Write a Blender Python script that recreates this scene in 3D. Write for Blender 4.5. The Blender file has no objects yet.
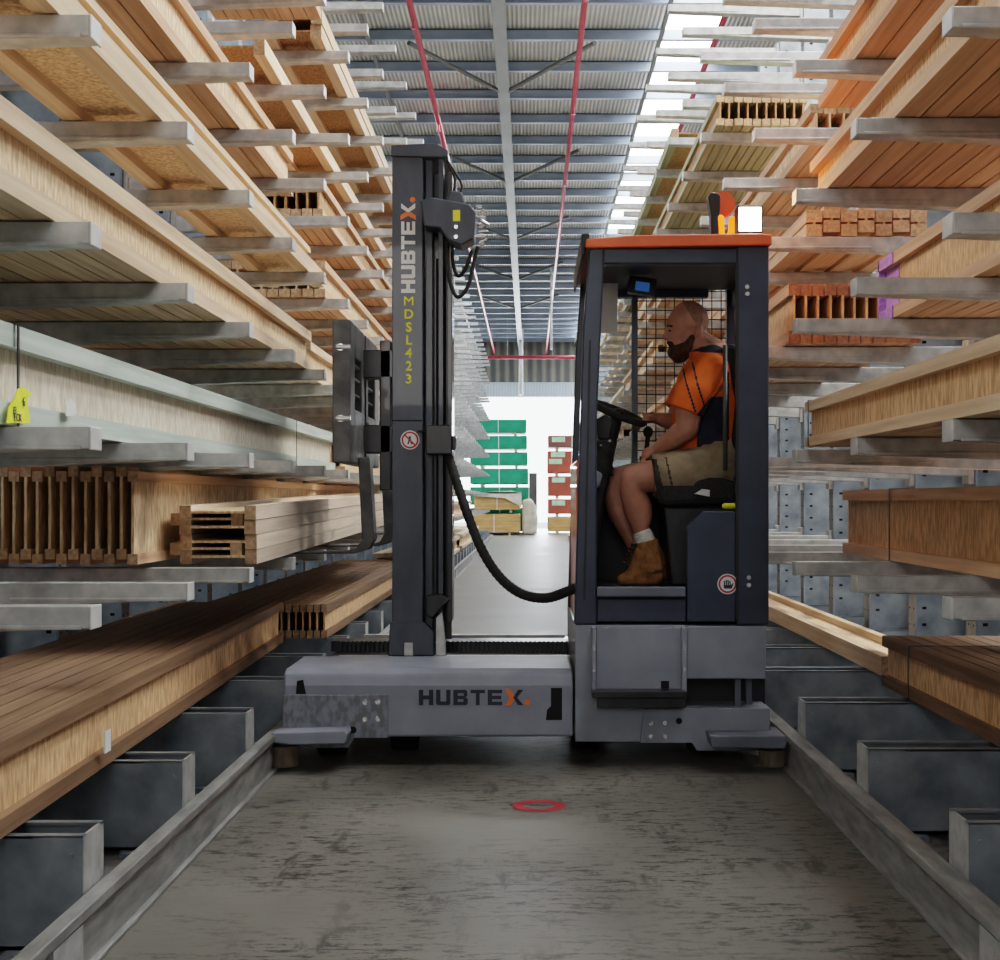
import bpy, math, random
from mathutils import Vector, Matrix
random.seed(7)
SC = bpy.context.scene
COL = SC.collection
F = 1400.0; CX = 530.0; CY = 500.0; CH = 1.2
def P(x, y, D): return Vector(((x-CX)*D/F, D, CH-(y-CY)*D/F))

# ------------------------------------------------------------------ materials
def new_mat(name):
    m = bpy.data.materials.new(name); m.use_nodes = True
    nt = m.node_tree; b = nt.nodes['Principled BSDF']
    return m, nt, b
def N(nt, t, **kw):
    n = nt.nodes.new(t)
    for k, v in kw.items(): setattr(n, k, v)
    return n
def ramp(nt, stops):
    r = nt.nodes.new('ShaderNodeValToRGB'); e = r.color_ramp.elements
    e[0].position, e[0].color = stops[0][0], (*stops[0][1], 1)
    e[1].position, e[1].color = stops[-1][0], (*stops[-1][1], 1)
    for p, c in stops[1:-1]:
        x = e.new(p); x.color = (*c, 1)
    return r
def noisy(name, c1, c2, scale=(5,5,5), rough=.5, metal=0, bump=0, detail=4, spread=.18, rnd=0, ns=1.0, coat=0):
    m, nt, b = new_mat(name)
    tc = N(nt, 'ShaderNodeTexCoord'); mp = N(nt, 'ShaderNodeMapping')
    mp.inputs['Scale'].default_value = scale
    nz = N(nt, 'ShaderNodeTexNoise'); nz.inputs['Scale'].default_value = ns; nz.inputs['Detail'].default_value = detail
    nt.links.new(tc.outputs['Object'], mp.inputs['Vector'])
    nt.links.new(mp.outputs['Vector'], nz.inputs['Vector'])
    if 'timber' in name or 'board' in name:
        de = lambda c: tuple(v*.95+sum(c)/3*.05 for v in c)
        c1, c2 = de(c1), de(c2)
    r = ramp(nt, [(.5-spread, c1), (.5+spread, c2)])
    nt.links.new(nz.outputs['Fac'], r.inputs['Fac'])
    out = r.outputs['Color']
    if rnd:
        oi = N(nt, 'ShaderNodeObjectInfo')
        mr = N(nt, 'ShaderNodeMapRange'); mr.inputs['To Min'].default_value = 1-rnd; mr.inputs['To Max'].default_value = 1+rnd*.5
        nt.links.new(oi.outputs['Random'], mr.inputs['Value'])
        mx = N(nt, 'ShaderNodeVectorMath', operation='SCALE')
        nt.links.new(out, mx.inputs[0]); nt.links.new(mr.outputs[0], mx.inputs['Scale'])
        out = mx.outputs[0]
        # shift the texture for every copy
        ad = N(nt, 'ShaderNodeVectorMath', operation='ADD'); ml = N(nt, 'ShaderNodeMath', operation='MULTIPLY'); ml.inputs[1].default_value = 40
        nt.links.new(oi.outputs['Random'], ml.inputs[0]); nt.links.new(tc.outputs['Object'], ad.inputs[0]); nt.links.new(ml.outputs[0], ad.inputs[1])
        nt.links.new(ad.outputs[0], mp.inputs['Vector'])
    nt.links.new(out, b.inputs['Base Color'])
    b.inputs['Roughness'].default_value = rough; b.inputs['Metallic'].default_value = metal
    if coat: b.inputs['Coat Weight'].default_value = coat
    if bump:
        bp = N(nt, 'ShaderNodeBump'); bp.inputs['Strength'].default_value = bump; bp.inputs['Distance'].default_value = .01
        nt.links.new(nz.outputs['Fac'], bp.inputs['Height']); nt.links.new(bp.outputs['Normal'], b.inputs['Normal'])
    return m
def emis(name, c, s):
    m, nt, b = new_mat(name)
    b.inputs['Base Color'].default_value = (*c, 1); b.inputs['Emission Color'].default_value = (*c, 1); b.inputs['Emission Strength'].default_value = s
    return m
def flange(name, c1, c2): return noisy(name, c1, c2, scale=(38,1.3,38), rough=.7, bump=.15, rnd=.16, spread=.22)
def osb(name, c1, c2): return noisy(name, c1, c2, scale=(70,62,15), rough=.75, bump=.35, rnd=.06, spread=.16, detail=6)
M = {}
M['fl_pale'] = flange('pale_laminated_timber', (.60,.41,.245), (.88,.67,.45))
M['fl_warm'] = flange('warm_laminated_timber', (.52,.295,.16), (.76,.485,.295))
M['fl_dark'] = flange('shade_brown_timber', (.13,.07,.034), (.27,.155,.08))  # shade over the low packs is put into this darker brown
M['fl_green'] = flange('pale_green_treated_timber', (.42,.50,.44), (.68,.76,.68))
M['fl_olive'] = flange('olive_treated_timber', (.30,.30,.17), (.50,.48,.30))
M['fl_red'] = flange('reddish_timber', (.42,.22,.12), (.64,.38,.22))
M['fl_grey'] = flange('bleached_timber', (.60,.47,.34), (.84,.70,.54))
M['web_pale'] = osb('pale_strand_board', (.55,.35,.185), (.93,.69,.43))
M['web_warm'] = osb('golden_strand_board', (.48,.27,.125), (.84,.54,.285))
M['web_dark'] = osb('brown_strand_board', (.26,.12,.04), (.55,.30,.12))
M['web_cream'] = osb('cream_strand_board', (.55,.47,.36), (.80,.72,.58))
M['end_wood'] = noisy('cut_timber_end', (.38,.235,.13), (.64,.43,.26), scale=(60,60,60), rough=.8, rnd=.2)
M['end_red'] = noisy('red_brown_timber_end', (.26,.10,.06), (.46,.21,.12), scale=(50,50,50), rough=.8, rnd=.2)
M['purple'] = noisy('purple_glow_colour', (.35,.16,.55), (.55,.33,.75), scale=(40,40,40), rough=.6)  # colour standing in for the purple glow on one pack end
M['strap'] = noisy('black_strap', (.02,.02,.02), (.05,.05,.05), rough=.4)
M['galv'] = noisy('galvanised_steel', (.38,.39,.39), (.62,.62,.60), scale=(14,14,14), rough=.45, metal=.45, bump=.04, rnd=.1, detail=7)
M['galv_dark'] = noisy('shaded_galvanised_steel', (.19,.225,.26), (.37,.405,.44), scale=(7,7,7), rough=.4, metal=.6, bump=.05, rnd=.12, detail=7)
M['galv_light'] = noisy('bright_galvanised_steel', (.46,.47,.46), (.68,.68,.66), scale=(10,10,10), rough=.5, metal=.3)
M['rail'] = noisy('dusty_rail_steel', (.20,.205,.20), (.38,.38,.36), scale=(22,5,22), rough=.5, metal=.45, bump=.06, detail=8)
M['hole'] = noisy('hole_shadow', (.008,.008,.01), (.015,.015,.018), rough=.9)
M['navy'] = noisy('navy_charcoal_paint', (.026,.036,.064), (.040,.054,.088), scale=(6,6,6), rough=.36, coat=.25)
M['mast'] = noisy('charcoal_mast_paint', (.042,.050,.070), (.070,.082,.108), scale=(8,8,3), rough=.42, bump=.02, coat=.15)
M['mast_dark'] = noisy('black_mast_paint', (.012,.012,.015), (.03,.03,.035), scale=(20,20,4), rough=.35, coat=.2)
M['plate'] = noisy('scuffed_grey_paint', (.16,.17,.19), (.25,.275,.33), scale=(40,40,22), rough=.5, detail=12, spread=.10)
M['grey'] = noisy('machine_grey_paint', (.22,.245,.30), (.29,.315,.375), scale=(5,5,5), rough=.45, detail=8, coat=.1)
M['grey_dark'] = noisy('shadowed_grey_paint', (.12,.135,.17), (.17,.19,.235), scale=(6,6,6), rough=.5)
M['orange_paint'] = noisy('orange_red_paint', (.62,.09,.025), (.80,.15,.045), scale=(5,5,5), rough=.4, coat=.3)
M['orange_vivid'] = noisy('vivid_orange', (.85,.17,.03), (.95,.24,.05), rough=.5)
M['navy_ink'] = noisy('dark_navy_ink', (.018,.022,.045), (.03,.035,.06), rough=.5)
M['white_ink'] = noisy('white_ink', (.68,.68,.68), (.85,.85,.85), rough=.5)
M['yellow_ink'] = noisy('yellow_ink', (.80,.72,.03), (.92,.86,.06), rough=.5)
M['red_ink'] = noisy('red_ink', (.38,.02,.04), (.48,.04,.06), rough=.5)
M['carriage'] = noisy('worn_carriage_steel', (.06,.062,.066), (.15,.15,.15), scale=(9,9,9), rough=.5, detail=8)
M['bolt'] = noisy('zinc_bolt', (.6,.6,.6), (.85,.85,.85), rough=.25, metal=.7)
M['rubber'] = noisy('black_rubber', (.012,.012,.012), (.03,.03,.03), scale=(30,30,30), rough=.7, bump=.2)
M['roller'] = noisy('worn_roller', (.10,.075,.055), (.2,.15,.11), scale=(30,30,10), rough=.5)
M['black'] = noisy('black_plastic', (.010,.010,.012), (.022,.022,.026), rough=.45)
M['seat'] = noisy('black_upholstery', (.012,.012,.013), (.03,.03,.03), scale=(80,80,80), rough=.85, bump=.3)
M['wire'] = noisy('black_wire', (.012,.012,.012), (.02,.02,.02), rough=.6)
M['red_pipe'] = noisy('red_pipe_paint', (.26,.012,.03), (.38,.03,.05), rough=.4)
M['steel_blue'] = noisy('blue_grey_steel', (.24,.29,.36), (.33,.39,.47), scale=(2,2,2), rough=.5, metal=.2)
M['steel_brown'] = noisy('grey_brown_steel', (.10,.105,.10), (.16,.16,.15), scale=(3,1,3), rough=.55, metal=.2)
M['skin'] = noisy('skin', (.40,.185,.125), (.52,.26,.18), scale=(25,25,25), rough=.55, spread=.3)
M['stubble'] = noisy('shaved_hair', (.22,.115,.08), (.33,.175,.125), scale=(60,60,60), rough=.7)
M['beard'] = noisy('brown_beard', (.045,.02,.010), (.12,.05,.022), scale=(120,120,40), rough=.85, bump=.6)
M['lip'] = noisy('lip', (.35,.12,.10), (.42,.16,.13), rough=.5)
M['eye'] = noisy('eye_dark', (.02,.015,.012), (.03,.02,.02), rough=.15)
M['hi_vis'] = noisy('orange_polo_fabric', (.66,.115,.012), (.84,.18,.02), scale=(9,9,9), rough=.8, bump=.25)
M['navy_cloth'] = noisy('navy_polo_fabric', (.010,.012,.030), (.022,.025,.05), scale=(9,9,9), rough=.85)
M['khaki'] = noisy('khaki_cloth', (.20,.155,.10), (.32,.25,.165), scale=(14,14,14), rough=.9, bump=.4)
M['dark_cloth'] = noisy('dark_pocket_cloth', (.035,.033,.028), (.06,.055,.045), rough=.9)
M['sock'] = noisy('white_sock', (.5,.48,.45), (.72,.70,.66), scale=(40,40,120), rough=.9, bump=.3)
M['boot'] = noisy('tan_suede', (.22,.10,.035), (.38,.19,.07), scale=(30,30,30), rough=.85, bump=.3)
M['sole'] = noisy('brown_sole', (.10,.055,.03), (.16,.09,.05), rough=.8)
M['lace'] = noisy('brown_lace', (.06,.035,.02), (.12,.07,.04), rough=.8)
M['amber'] = emis('amber_lens', (1.0,.20,.01), 1.5)
M['lamp_white'] = emis('work_lamp_lens', (1.0,.97,.90), 9.0)
M['screen'] = emis('blue_screen', (.02,.07,.20), .6)
M['tag_yellow'] = noisy('yellow_tag', (.78,.85,.02), (.92,.95,.10), scale=(20,20,20), rough=.5)
M['tag_white'] = noisy('white_tag', (.7,.72,.70), (.88,.9,.88), rough=.5)
M['wrap_green'] = noisy('green_wrap', (.004,.20,.10), (.012,.31,.17), scale=(2,2,2), rough=.4)
M['wrap_green_dark'] = noisy('dark_green_wrap', (.02,.05,.045), (.04,.09,.08), scale=(2,2,2), rough=.5)
M['wrap_red'] = noisy('red_wrap', (.30,.055,.03), (.44,.09,.05), scale=(2,2,2), rough=.5)
M['wrap_brown'] = noisy('maroon_wrap', (.16,.05,.04), (.24,.08,.06), scale=(2,2,2), rough=.5)
M['ochre'] = noisy('ochre_timber', (.42,.23,.07), (.62,.38,.14), scale=(2,1,12), rough=.6)
M['film'] = noisy('clear_wrap', (.55,.52,.42), (.75,.72,.62), scale=(5,5,5), rough=.25, bump=.4)
M['label_green'] = noisy('pale_green_label', (.35,.62,.40), (.55,.80,.58), rough=.5)
M['bearer'] = noisy('bearer_timber', (.3,.25,.16), (.45,.38,.26), rough=.7)
M['skylight'] = emis('fibreglass_skylight', (.93,.97,1.0), 14.0)
m, nt, b = new_mat('clear_glass')     # thin pane
nt.nodes.remove(b); tr = N(nt, 'ShaderNodeBsdfTransparent'); gl = N(nt, 'ShaderNodeBsdfGlossy'); mx = N(nt, 'ShaderNodeMixShader')
tr.inputs[0].default_value = (.86,.90,.92,1); gl.inputs['Roughness'].default_value = .03; mx.inputs[0].default_value = .035
nt.links.new(tr.outputs[0], mx.inputs[1]); nt.links.new(gl.outputs[0], mx.inputs[2]); nt.links.new(mx.outputs[0], nt.nodes['Material Output'].inputs[0])
M['glass'] = m
# floor
m, nt, b = new_mat('dusty_concrete')
tc = N(nt, 'ShaderNodeTexCoord')
def nz(scale, detail, rough=.6, vec=(1,1,1)):
    mp = N(nt, 'ShaderNodeMapping'); mp.inputs['Scale'].default_value = vec
    n = N(nt, 'ShaderNodeTexNoise'); n.inputs['Scale'].default_value = scale; n.inputs['Detail'].default_value = detail; n.inputs['Roughness'].default_value = rough
    nt.links.new(tc.outputs['Object'], mp.inputs[0]); nt.links.new(mp.outputs[0], n.inputs['Vector']); return n
n1 = nz(1.3, 6); n2 = nz(11, 12, .85, (.8,2.4,1)); n3 = nz(1.1, 3, .5, (1,1,1)); n4 = nz(3, 8, .7, (2.6,.7,1))
r1 = ramp(nt, [(.30, (.125,.118,.105)), (.7, (.225,.213,.19))])
nt.links.new(n1.outputs['Fac'], r1.inputs[0])
r2 = ramp(nt, [(.525, (0,0,0)), (.545, (1,1,1))]); nt.links.new(n2.outputs['Fac'], r2.inputs[0])
r3 = ramp(nt, [(.38, (.1,.1,.1)), (.52, (1,1,1))]); nt.links.new(n3.outputs['Fac'], r3.inputs[0])
r4 = ramp(nt, [(.56, (0,0,0)), (.64, (.8,.8,.8))]); nt.links.new(n4.outputs['Fac'], r4.inputs[0])
mm = N(nt, 'ShaderNodeMath', operation='MULTIPLY'); nt.links.new(r2.outputs[0], mm.inputs[0]); nt.links.new(r3.outputs[0], mm.inputs[1])
m4 = N(nt, 'ShaderNodeMath', operation='MULTIPLY'); nt.links.new(r4.outputs[0], m4.inputs[0]); nt.links.new(r3.outputs[0], m4.inputs[1])
mxx = N(nt, 'ShaderNodeMath', operation='MAXIMUM'); nt.links.new(mm.outputs[0], mxx.inputs[0]); nt.links.new(m4.outputs[0], mxx.inputs[1])
# scuffs only where trucks turn: fade away with distance along the aisle
sp = N(nt, 'ShaderNodeSeparateXYZ'); nt.links.new(tc.outputs['Object'], sp.inputs[0])
fd = N(nt, 'ShaderNodeMapRange'); fd.inputs['From Min'].default_value = 5.6; fd.inputs['From Max'].default_value = 9; fd.inputs['To Min'].default_value = 1; fd.inputs['To Max'].default_value = .15
nt.links.new(sp.outputs['Y'], fd.inputs['Value'])
mf = N(nt, 'ShaderNodeMath', operation='MULTIPLY'); nt.links.new(mxx.outputs[0], mf.inputs[0]); nt.links.new(fd.outputs[0], mf.inputs[1])
mc = N(nt, 'ShaderNodeMixRGB'); mc.inputs[2].default_value = (.012,.011,.010,1)
nt.links.new(mf.outputs[0], mc.inputs[0]); nt.links.new(r1.outputs[0], mc.inputs[1]); nt.links.new(mc.outputs[0], b.inputs['Base Color'])
rr = ramp(nt, [(.3, (.36,)*3), (.7, (.52,)*3)]); nt.links.new(n1.outputs['Fac'], rr.inputs[0]); nt.links.new(rr.outputs[0], b.inputs['Roughness'])
bp = N(nt, 'ShaderNodeBump'); bp.inputs['Strength'].default_value = .08; nt.links.new(n2.outputs['Fac'], bp.inputs['Height']); nt.links.new(bp.outputs[0], b.inputs['Normal'])
M['floor'] = m
# corrugated sheeting: ribs along Y, faint wire safety mesh
def corrugated(name, c1, c2, axis='X', sc=28, metal=.2):
    m, nt, b = new_mat(name); tc = N(nt, 'ShaderNodeTexCoord')
    w = N(nt, 'ShaderNodeTexWave', wave_type='BANDS', bands_direction=axis); w.inputs['Scale'].default_value = sc/6.28; w.inputs['Distortion'].default_value = 0
    n = N(nt, 'ShaderNodeTexNoise'); n.inputs['Scale'].default_value = 1.5; n.inputs['Detail'].default_value = 6
    nt.links.new(tc.outputs['Object'], w.inputs['Vector']); nt.links.new(tc.outputs['Object'], n.inputs['Vector'])
    ad = N(nt, 'ShaderNodeMath', operation='ADD'); nt.links.new(w.outputs['Fac'], ad.inputs[0]); nt.links.new(n.outputs['Fac'], ad.inputs[1])
    r = ramp(nt, [(.45, c1), (1.0, c2)]); hf = N(nt, 'ShaderNodeMath', operation='MULTIPLY'); hf.inputs[1].default_value = .62
    nt.links.new(ad.outputs[0], hf.inputs[0]); nt.links.new(hf.outputs[0], r.inputs[0]); nt.links.new(r.outputs[0], b.inputs['Base Color'])
    bp = N(nt, 'ShaderNodeBump'); bp.inputs['Strength'].default_value = .6; bp.inputs['Distance'].default_value = .03
    nt.links.new(w.outputs['Fac'], bp.inputs['Height']); nt.links.new(bp.outputs[0], b.inputs['Normal'])
    b.inputs['Roughness'].default_value = .6; b.inputs['Metallic'].default_value = metal
    return m
M['roof'] = corrugated('roof_sheeting', (.34,.34,.32), (.66,.64,.56), 'X', 30)
M['wall'] = corrugated('wall_sheeting', (.30,.32,.34), (.46,.48,.50), 'Y', 20)
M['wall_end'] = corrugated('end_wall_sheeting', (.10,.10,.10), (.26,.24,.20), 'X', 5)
M['door'] = corrugated('roller_door_sheeting', (.42,.50,.58), (.66,.74,.80), 'X', 30)

# ------------------------------------------------------------------ mesh builder
class MB:
    def __init__(s): s.v = []; s.f = []; s.m = []; s.sm = []
    def add(s, vs, fs, mat=0, smooth=False):
        o = len(s.v); s.v += [tuple(v) for v in vs]
        for f in fs: s.f.append([i+o for i in f]); s.m.append(mat); s.sm.append(smooth)
    def box(s, x0, x1, y0, y1, z0, z1, mat=0):
        if x0 > x1: x0, x1 = x1, x0
        if y0 > y1: y0, y1 = y1, y0
        if z0 > z1: z0, z1 = z1, z0
        vs = [(x0,y0,z0),(x1,y0,z0),(x1,y1,z0),(x0,y1,z0),(x0,y0,z1),(x1,y0,z1),(x1,y1,z1),(x0,y1,z1)]
        s.add(vs, [(3,2,1,0),(4,5,6,7),(0,1,5,4),(1,2,6,5),(2,3,7,6),(3,0,4,7)], mat); return s
    def pbox(s, px0, px1, py0, py1, D, d2, mat=0):   # rectangle read at depth D, extruded back to d2
        a = P(px0, py0, D); c = P(px1, py1, D); return s.box(a.x, c.x, D, d2, a.z, c.z, mat)
    def prism(s, pts, d, mat=0):                      # polygon (3-D points) swept along vector d
        pts = [Vector(p) for p in pts]; d = Vector(d); n = len(pts)
        nrm = Vector((0,0,0))
        for i in range(n): nrm += pts[i].cross(pts[(i+1)%n])
        if nrm.dot(d) > 0: pts.reverse()
        vs = pts+[p+d for p in pts]
        fs = [list(range(n)), list(range(2*n-1, n-1, -1))]+[(i, i+n, (i+1)%n+n, (i+1)%n) for i in range(n)]
        fs = [list(f) for f in fs]
        s.add(vs, fs, mat); return s
    def ppoly(s, pix, D, d2, mat=0): return s.prism([P(x, y, D) for x, y in pix], (0, d2-D, 0), mat)
    def cyl(s, a, c, r, r2=None, n=16, mat=0, caps=True, smooth=True):
        a, c = Vector(a), Vector(c); r2 = r if r2 is None else r2
        ax = (c-a).normalized(); u = ax.orthogonal().normalized(); w = ax.cross(u)
        ring = lambda p, q: [p+(u*math.cos(t)+w*math.sin(t))*q for t in [2*math.pi*i/n for i in range(n)]]
        s.add(ring(a, r)+ring(c, r2), [(i, (i+1)%n, (i+1)%n+n, i+n) for i in range(n)], mat, smooth)
        if caps:
            s.add(ring(a, r), [list(range(n-1, -1, -1))], mat); s.add(ring(c, r2), [list(range(n))], mat)
        return s
    def tube(s, pts, r, n=10, mat=0, closed=False, rf=None):
        pts = [Vector(p) for p in pts]; k = len(pts); vs = []; prev = None
        for i, p in enumerate(pts):
            if closed: t = pts[(i+1)%k]-pts[i-1]
            else: t = pts[min(i+1, k-1)]-pts[max(i-1, 0)]
            t.normalize()
            if prev is None: u = t.orthogonal().normalized()
            else:
                u = prev-t*prev.dot(t); u.normalize()
            prev = u; w = t.cross(u); q = r if rf is None else rf(i)
            vs += [p+(u*math.cos(a)+w*math.sin(a))*q for a in [2*math.pi*j/n for j in range(n)]]
        fs = []
        for i in range(k if closed else k-1):
            a, c = i*n, ((i+1)%k)*n
            fs += [(a+j, a+(j+1)%n, c+(j+1)%n, c+j) for j in range(n)]
        if not closed: fs += [list(range(n-1, -1, -1)), [(k-1)*n+j for j in range(n)]]
        s.add(vs, fs, mat, True); return s
    def ell(s, c, r, rot=None, nu=14, nv=10, mat=0):
        c = Vector(c); vs = []; R = rot or Matrix.Identity(3)
        for i in range(1, nv):
            th = math.pi*i/nv
            for j in range(nu):
                ph = 2*math.pi*j/nu
                vs.append(c+R@Vector((r[0]*math.sin(th)*math.cos(ph), r[1]*math.sin(th)*math.sin(ph), r[2]*math.cos(th))))
        vs += [c+R@Vector((0,0,r[2])), c-R@Vector((0,0,r[2]))]; t, b_ = len(vs)-2, len(vs)-1
        fs = []
        for i in range(nv-2):
            for j in range(nu): fs.append((i*nu+j, (i+1)*nu+j, (i+1)*nu+(j+1)%nu, i*nu+(j+1)%nu))
        for j in range(nu): fs += [(t, j, (j+1)%nu), (b_, (nv-2)*nu+(j+1)%nu, (nv-2)*nu+j)]
        s.add(vs, fs, mat, True); return s
    def cap(s, a, c, r1, r2, mat=0):                  # tapered capsule
        s.ell(a, (r1,)*3, mat=mat); s.ell(c, (r2,)*3, mat=mat)
        if (Vector(c)-Vector(a)).length > 1e-5: s.cyl(a, c, r1, r2, n=14, mat=mat)
        return s
    def build(s, name, mats, parent=None, bevel=0, loc=None):
        if not isinstance(mats, (list, tuple)): mats = [mats]
        me = bpy.data.meshes.new(name)
        org = Vector(loc) if loc is not None else (wloc(parent) if parent else Vector((0,0,0)))
        me.from_pydata([tuple(Vector(v)-org) for v in s.v], [], s.f)
        for m_ in mats: me.materials.append(M[m_] if isinstance(m_, str) else m_)
        me.polygons.foreach_set('material_index', s.m); me.polygons.foreach_set('use_smooth', s.sm); me.update()
        o = bpy.data.objects.new(name, me); COL.objects.link(o)
        if parent: o.parent = parent; o.location = org-wloc(parent)
        else: o.location = org
        if bevel:
            bv = o.modifiers.new('bevel', 'BEVEL'); bv.width = bevel; bv.segments = 2; bv.limit_method = 'ANGLE'; bv.angle_limit = .7
        return o
def wloc(o):
    l = Vector((0,0,0))
    while o: l += o.location; o = o.parent
    return l
def tag(o, label=None, cat=None, group=None, kind=None):
    if label: o['label'] = label
    if cat: o['category'] = cat
    if group: o['group'] = group
    if kind: o['kind'] = kind
    return o
def empty(name, loc, label=None, cat=None, group=None, kind=None):
    o = bpy.data.objects.new(name, None); COL.objects.link(o); o.location = loc; o.empty_display_size = .1
    return tag(o, label, cat, group, kind)
def struct(name, mb, mats, label=None, cat=None, bevel=0):
    o = mb.build(name, mats, bevel=bevel); return tag(o, label, cat, None, 'structure')
def clone(o, parent, loc):
    c = o.copy(); COL.objects.link(c); c.parent = parent; c.location = loc; return c

# ------------------------------------------------------------------ the building
RZ = 8.1; WY = 60.0; BX = 9.0
struct('floor', MB().box(-BX, BX, -8, 75, -.1, 0), 'floor', 'dusty grey concrete warehouse floor with dark tyre scuffs', 'floor')
struct('ceiling', MB().box(-BX, BX, -8, WY+.3, RZ, RZ+.05), 'roof', 'corrugated metal roof sheeting high above the aisle', 'ceiling')
struct('wall_front', MB().box(-BX, BX, -8.1, -8, 0, RZ), 'wall', 'grey sheeted wall behind the viewpoint', 'wall')
struct('wall_left', MB().box(-BX-.1, -BX, -8, WY, 0, RZ), 'wall', 'grey sheeted side wall behind the left rack', 'wall')
struct('wall_right', MB().box(BX, BX+.1, -8, WY, 0, RZ), 'wall', 'grey sheeted side wall behind the right rack', 'wall')
DX0, DX1, DZ = -3.4, 3.2, 5.62
mb = MB(); mb.box(-BX, DX0, WY, WY+.2, 0, RZ); mb.box(DX1, BX, WY, WY+.2, 0, RZ); mb.box(DX0, DX1, WY, WY+.2, 6.25, RZ)
struct('wall_back', mb, 'wall_end', 'dark end wall around the big bright doorway', 'wall')
struct('door_1', MB().box(DX0, DX1, WY+.02, WY+.12, DZ, 6.25), 'door', 'raised pale blue roller door at the far end', 'door')
y = 1.0; n = 0
while y < WY:
    n += 1; mb = MB()
    mb.box(-BX, BX, y, y+.015, RZ-.18, RZ); mb.box(-BX, BX, y-.07, y, RZ-.18, RZ-.165); mb.box(-BX, BX, y, y+.08, RZ-.015, RZ)
    struct('trim_%d' % n, mb, 'steel_blue', None, None); y += 1.5
n += 1; struct('trim_%d' % n, MB().box(-.46,-.36,0,WY,RZ-.50,RZ-.20).box(-.50,-.32,0,WY,RZ-.52,RZ-.50), 'steel_brown')
for x in (-2.35, 1.85, 4.6):
    n += 1; struct('trim_%d' % n, MB().box(x, x+.05, 0, WY, RZ-.30, RZ-.24), 'steel_brown')
for k in range(7):
    yy = 9.5+k*6.2
    for sx in (-1, 1):
        n += 1; struct('trim_%d' % n, MB().cyl((-.41+sx*.08, yy, RZ-.5), (-.41+sx*1.35, yy-1.6, RZ-.27), .035, n=8), 'steel_brown')
for i, (x0, x1) in enumerate(((1.95, 2.75), (-5.6, -4.6), (5.2, 6.2))):
    for j in range(4):
        o = MB().box(x0, x1, 1+j*14.6, 14.8+j*14.6, RZ-.012, RZ-.002).build('skylight', 'skylight')
        nm = ('over the right rack edge', 'over the left rack', 'far right of the roof')[i]
        tag(o, None, None, None, 'structure'); o.name = 'window_%d' % (i*4+j+1)
# sprinkler pipes
def pipe(label, pts, r, mat, drops=()):
    t = empty('sprinkler_pipe' if 'red' in mat else 'metal_pipe', pts[0], label, 'pipe')
    MB().tube(pts, r, 10).build('pipe', mat, t)
    if pts[0][2] == pts[1][2]:
        a_, c_ = Vector(pts[0]), Vector(pts[1])
        for q_ in range(6):
            p_ = a_.lerp(c_, (q_+.5)/6); MB().cyl(p_, (p_.x, p_.y, RZ), .008, n=6).build('hanger_rod', 'galv', t)
    for d in drops:
        MB().cyl(d, Vector(d)+Vector((0,0,-.10)), .018, n=8).cyl(Vector(d)+Vector((0,0,-.10)), Vector(d)+Vector((0,0,-.115)), .035, n=8).build('sprinkler_head', [mat], t)
pipe('long red sprinkler pipe under the roof, left of the central ridge beam', [(-1.5,3,7.4), (-1.5,WY,7.4)], .04, 'red_pipe', [(-1.5,13+5*k,7.37) for k in range(4)])
pipe('long red sprinkler pipe under the roof, right of the central ridge beam', [(.68,3,7.4), (.68,WY,7.4)], .04, 'red_pipe', [(.68,12+5*k,7.37) for k in range(4)])
pipe('long red sprinkler pipe beside the bright skylight over the right rack', [(2.5,3,7.4), (2.5,WY,7.4)], .04, 'red_pipe')
pipe('red pipe running across the end wall above the roller door', [(-5,WY-8,6.5), (5,WY-8,6.5)], .07, 'red_pipe')
pipe('short white vertical post above the middle of the far doorway', [(-.36,56,RZ), (-.36,56,5.4)], .09, 'white_ink')
pipe('thin white vertical pipe hanging near the middle of the roof', [(.62,41,RZ), (.62,41,5.6)], .035, 'white_ink')

# painted ring on the floor
mb = MB(); c = P(539,806,5.49); a = []; R0, R1 = .062, .105; nn = 40
for i in range(nn):
    t = 2*math.pi*i/nn; a += [(c.x+R0*math.cos(t), c.y+R0*math.sin(t), .002), (c.x+R1*math.cos(t), c.y+R1*math.sin(t), .002)]
mb.add(a, [(2*i, 2*i+1, (2*i+3)%(2*nn), (2*i+2)%(2*nn)) for i in range(nn)])
tag(mb.build('painted_ring', 'red_ink'), 'small red ring painted on the concrete floor in front of the truck', 'floor mark')

# guide rails
for sx, nm, lab in ((-1, 'left', 'steel guide rail on the floor along the left rack'), (1, 'right', 'steel guide rail on the floor along the right rack')):
    xi, xo = (1.118, 1.166) if sx < 0 else (1.125, 1.19)
    mb = MB()
    mb.box(sx*xi, sx*xo, .5, 42, .140, .170); mb.box(sx*(xi+.018), sx*(xi+.030), .5, 42, .0, .14); mb.box(sx*(xi+.0), sx*(xi+.03), .5, 42, 0, .012)
    o = mb.build('guide_rail', 'rail', loc=(sx*1.14, .5, 0), bevel=.004); tag(o, lab, 'rail', 'guide rails')
    for k in range(6):
        yy = 3.3+k*6
        MB().box(sx*(xi+.005), sx*(xi+.018), yy, yy+.22, .02, .135).build('splice_plate', 'galv', o)

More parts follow.
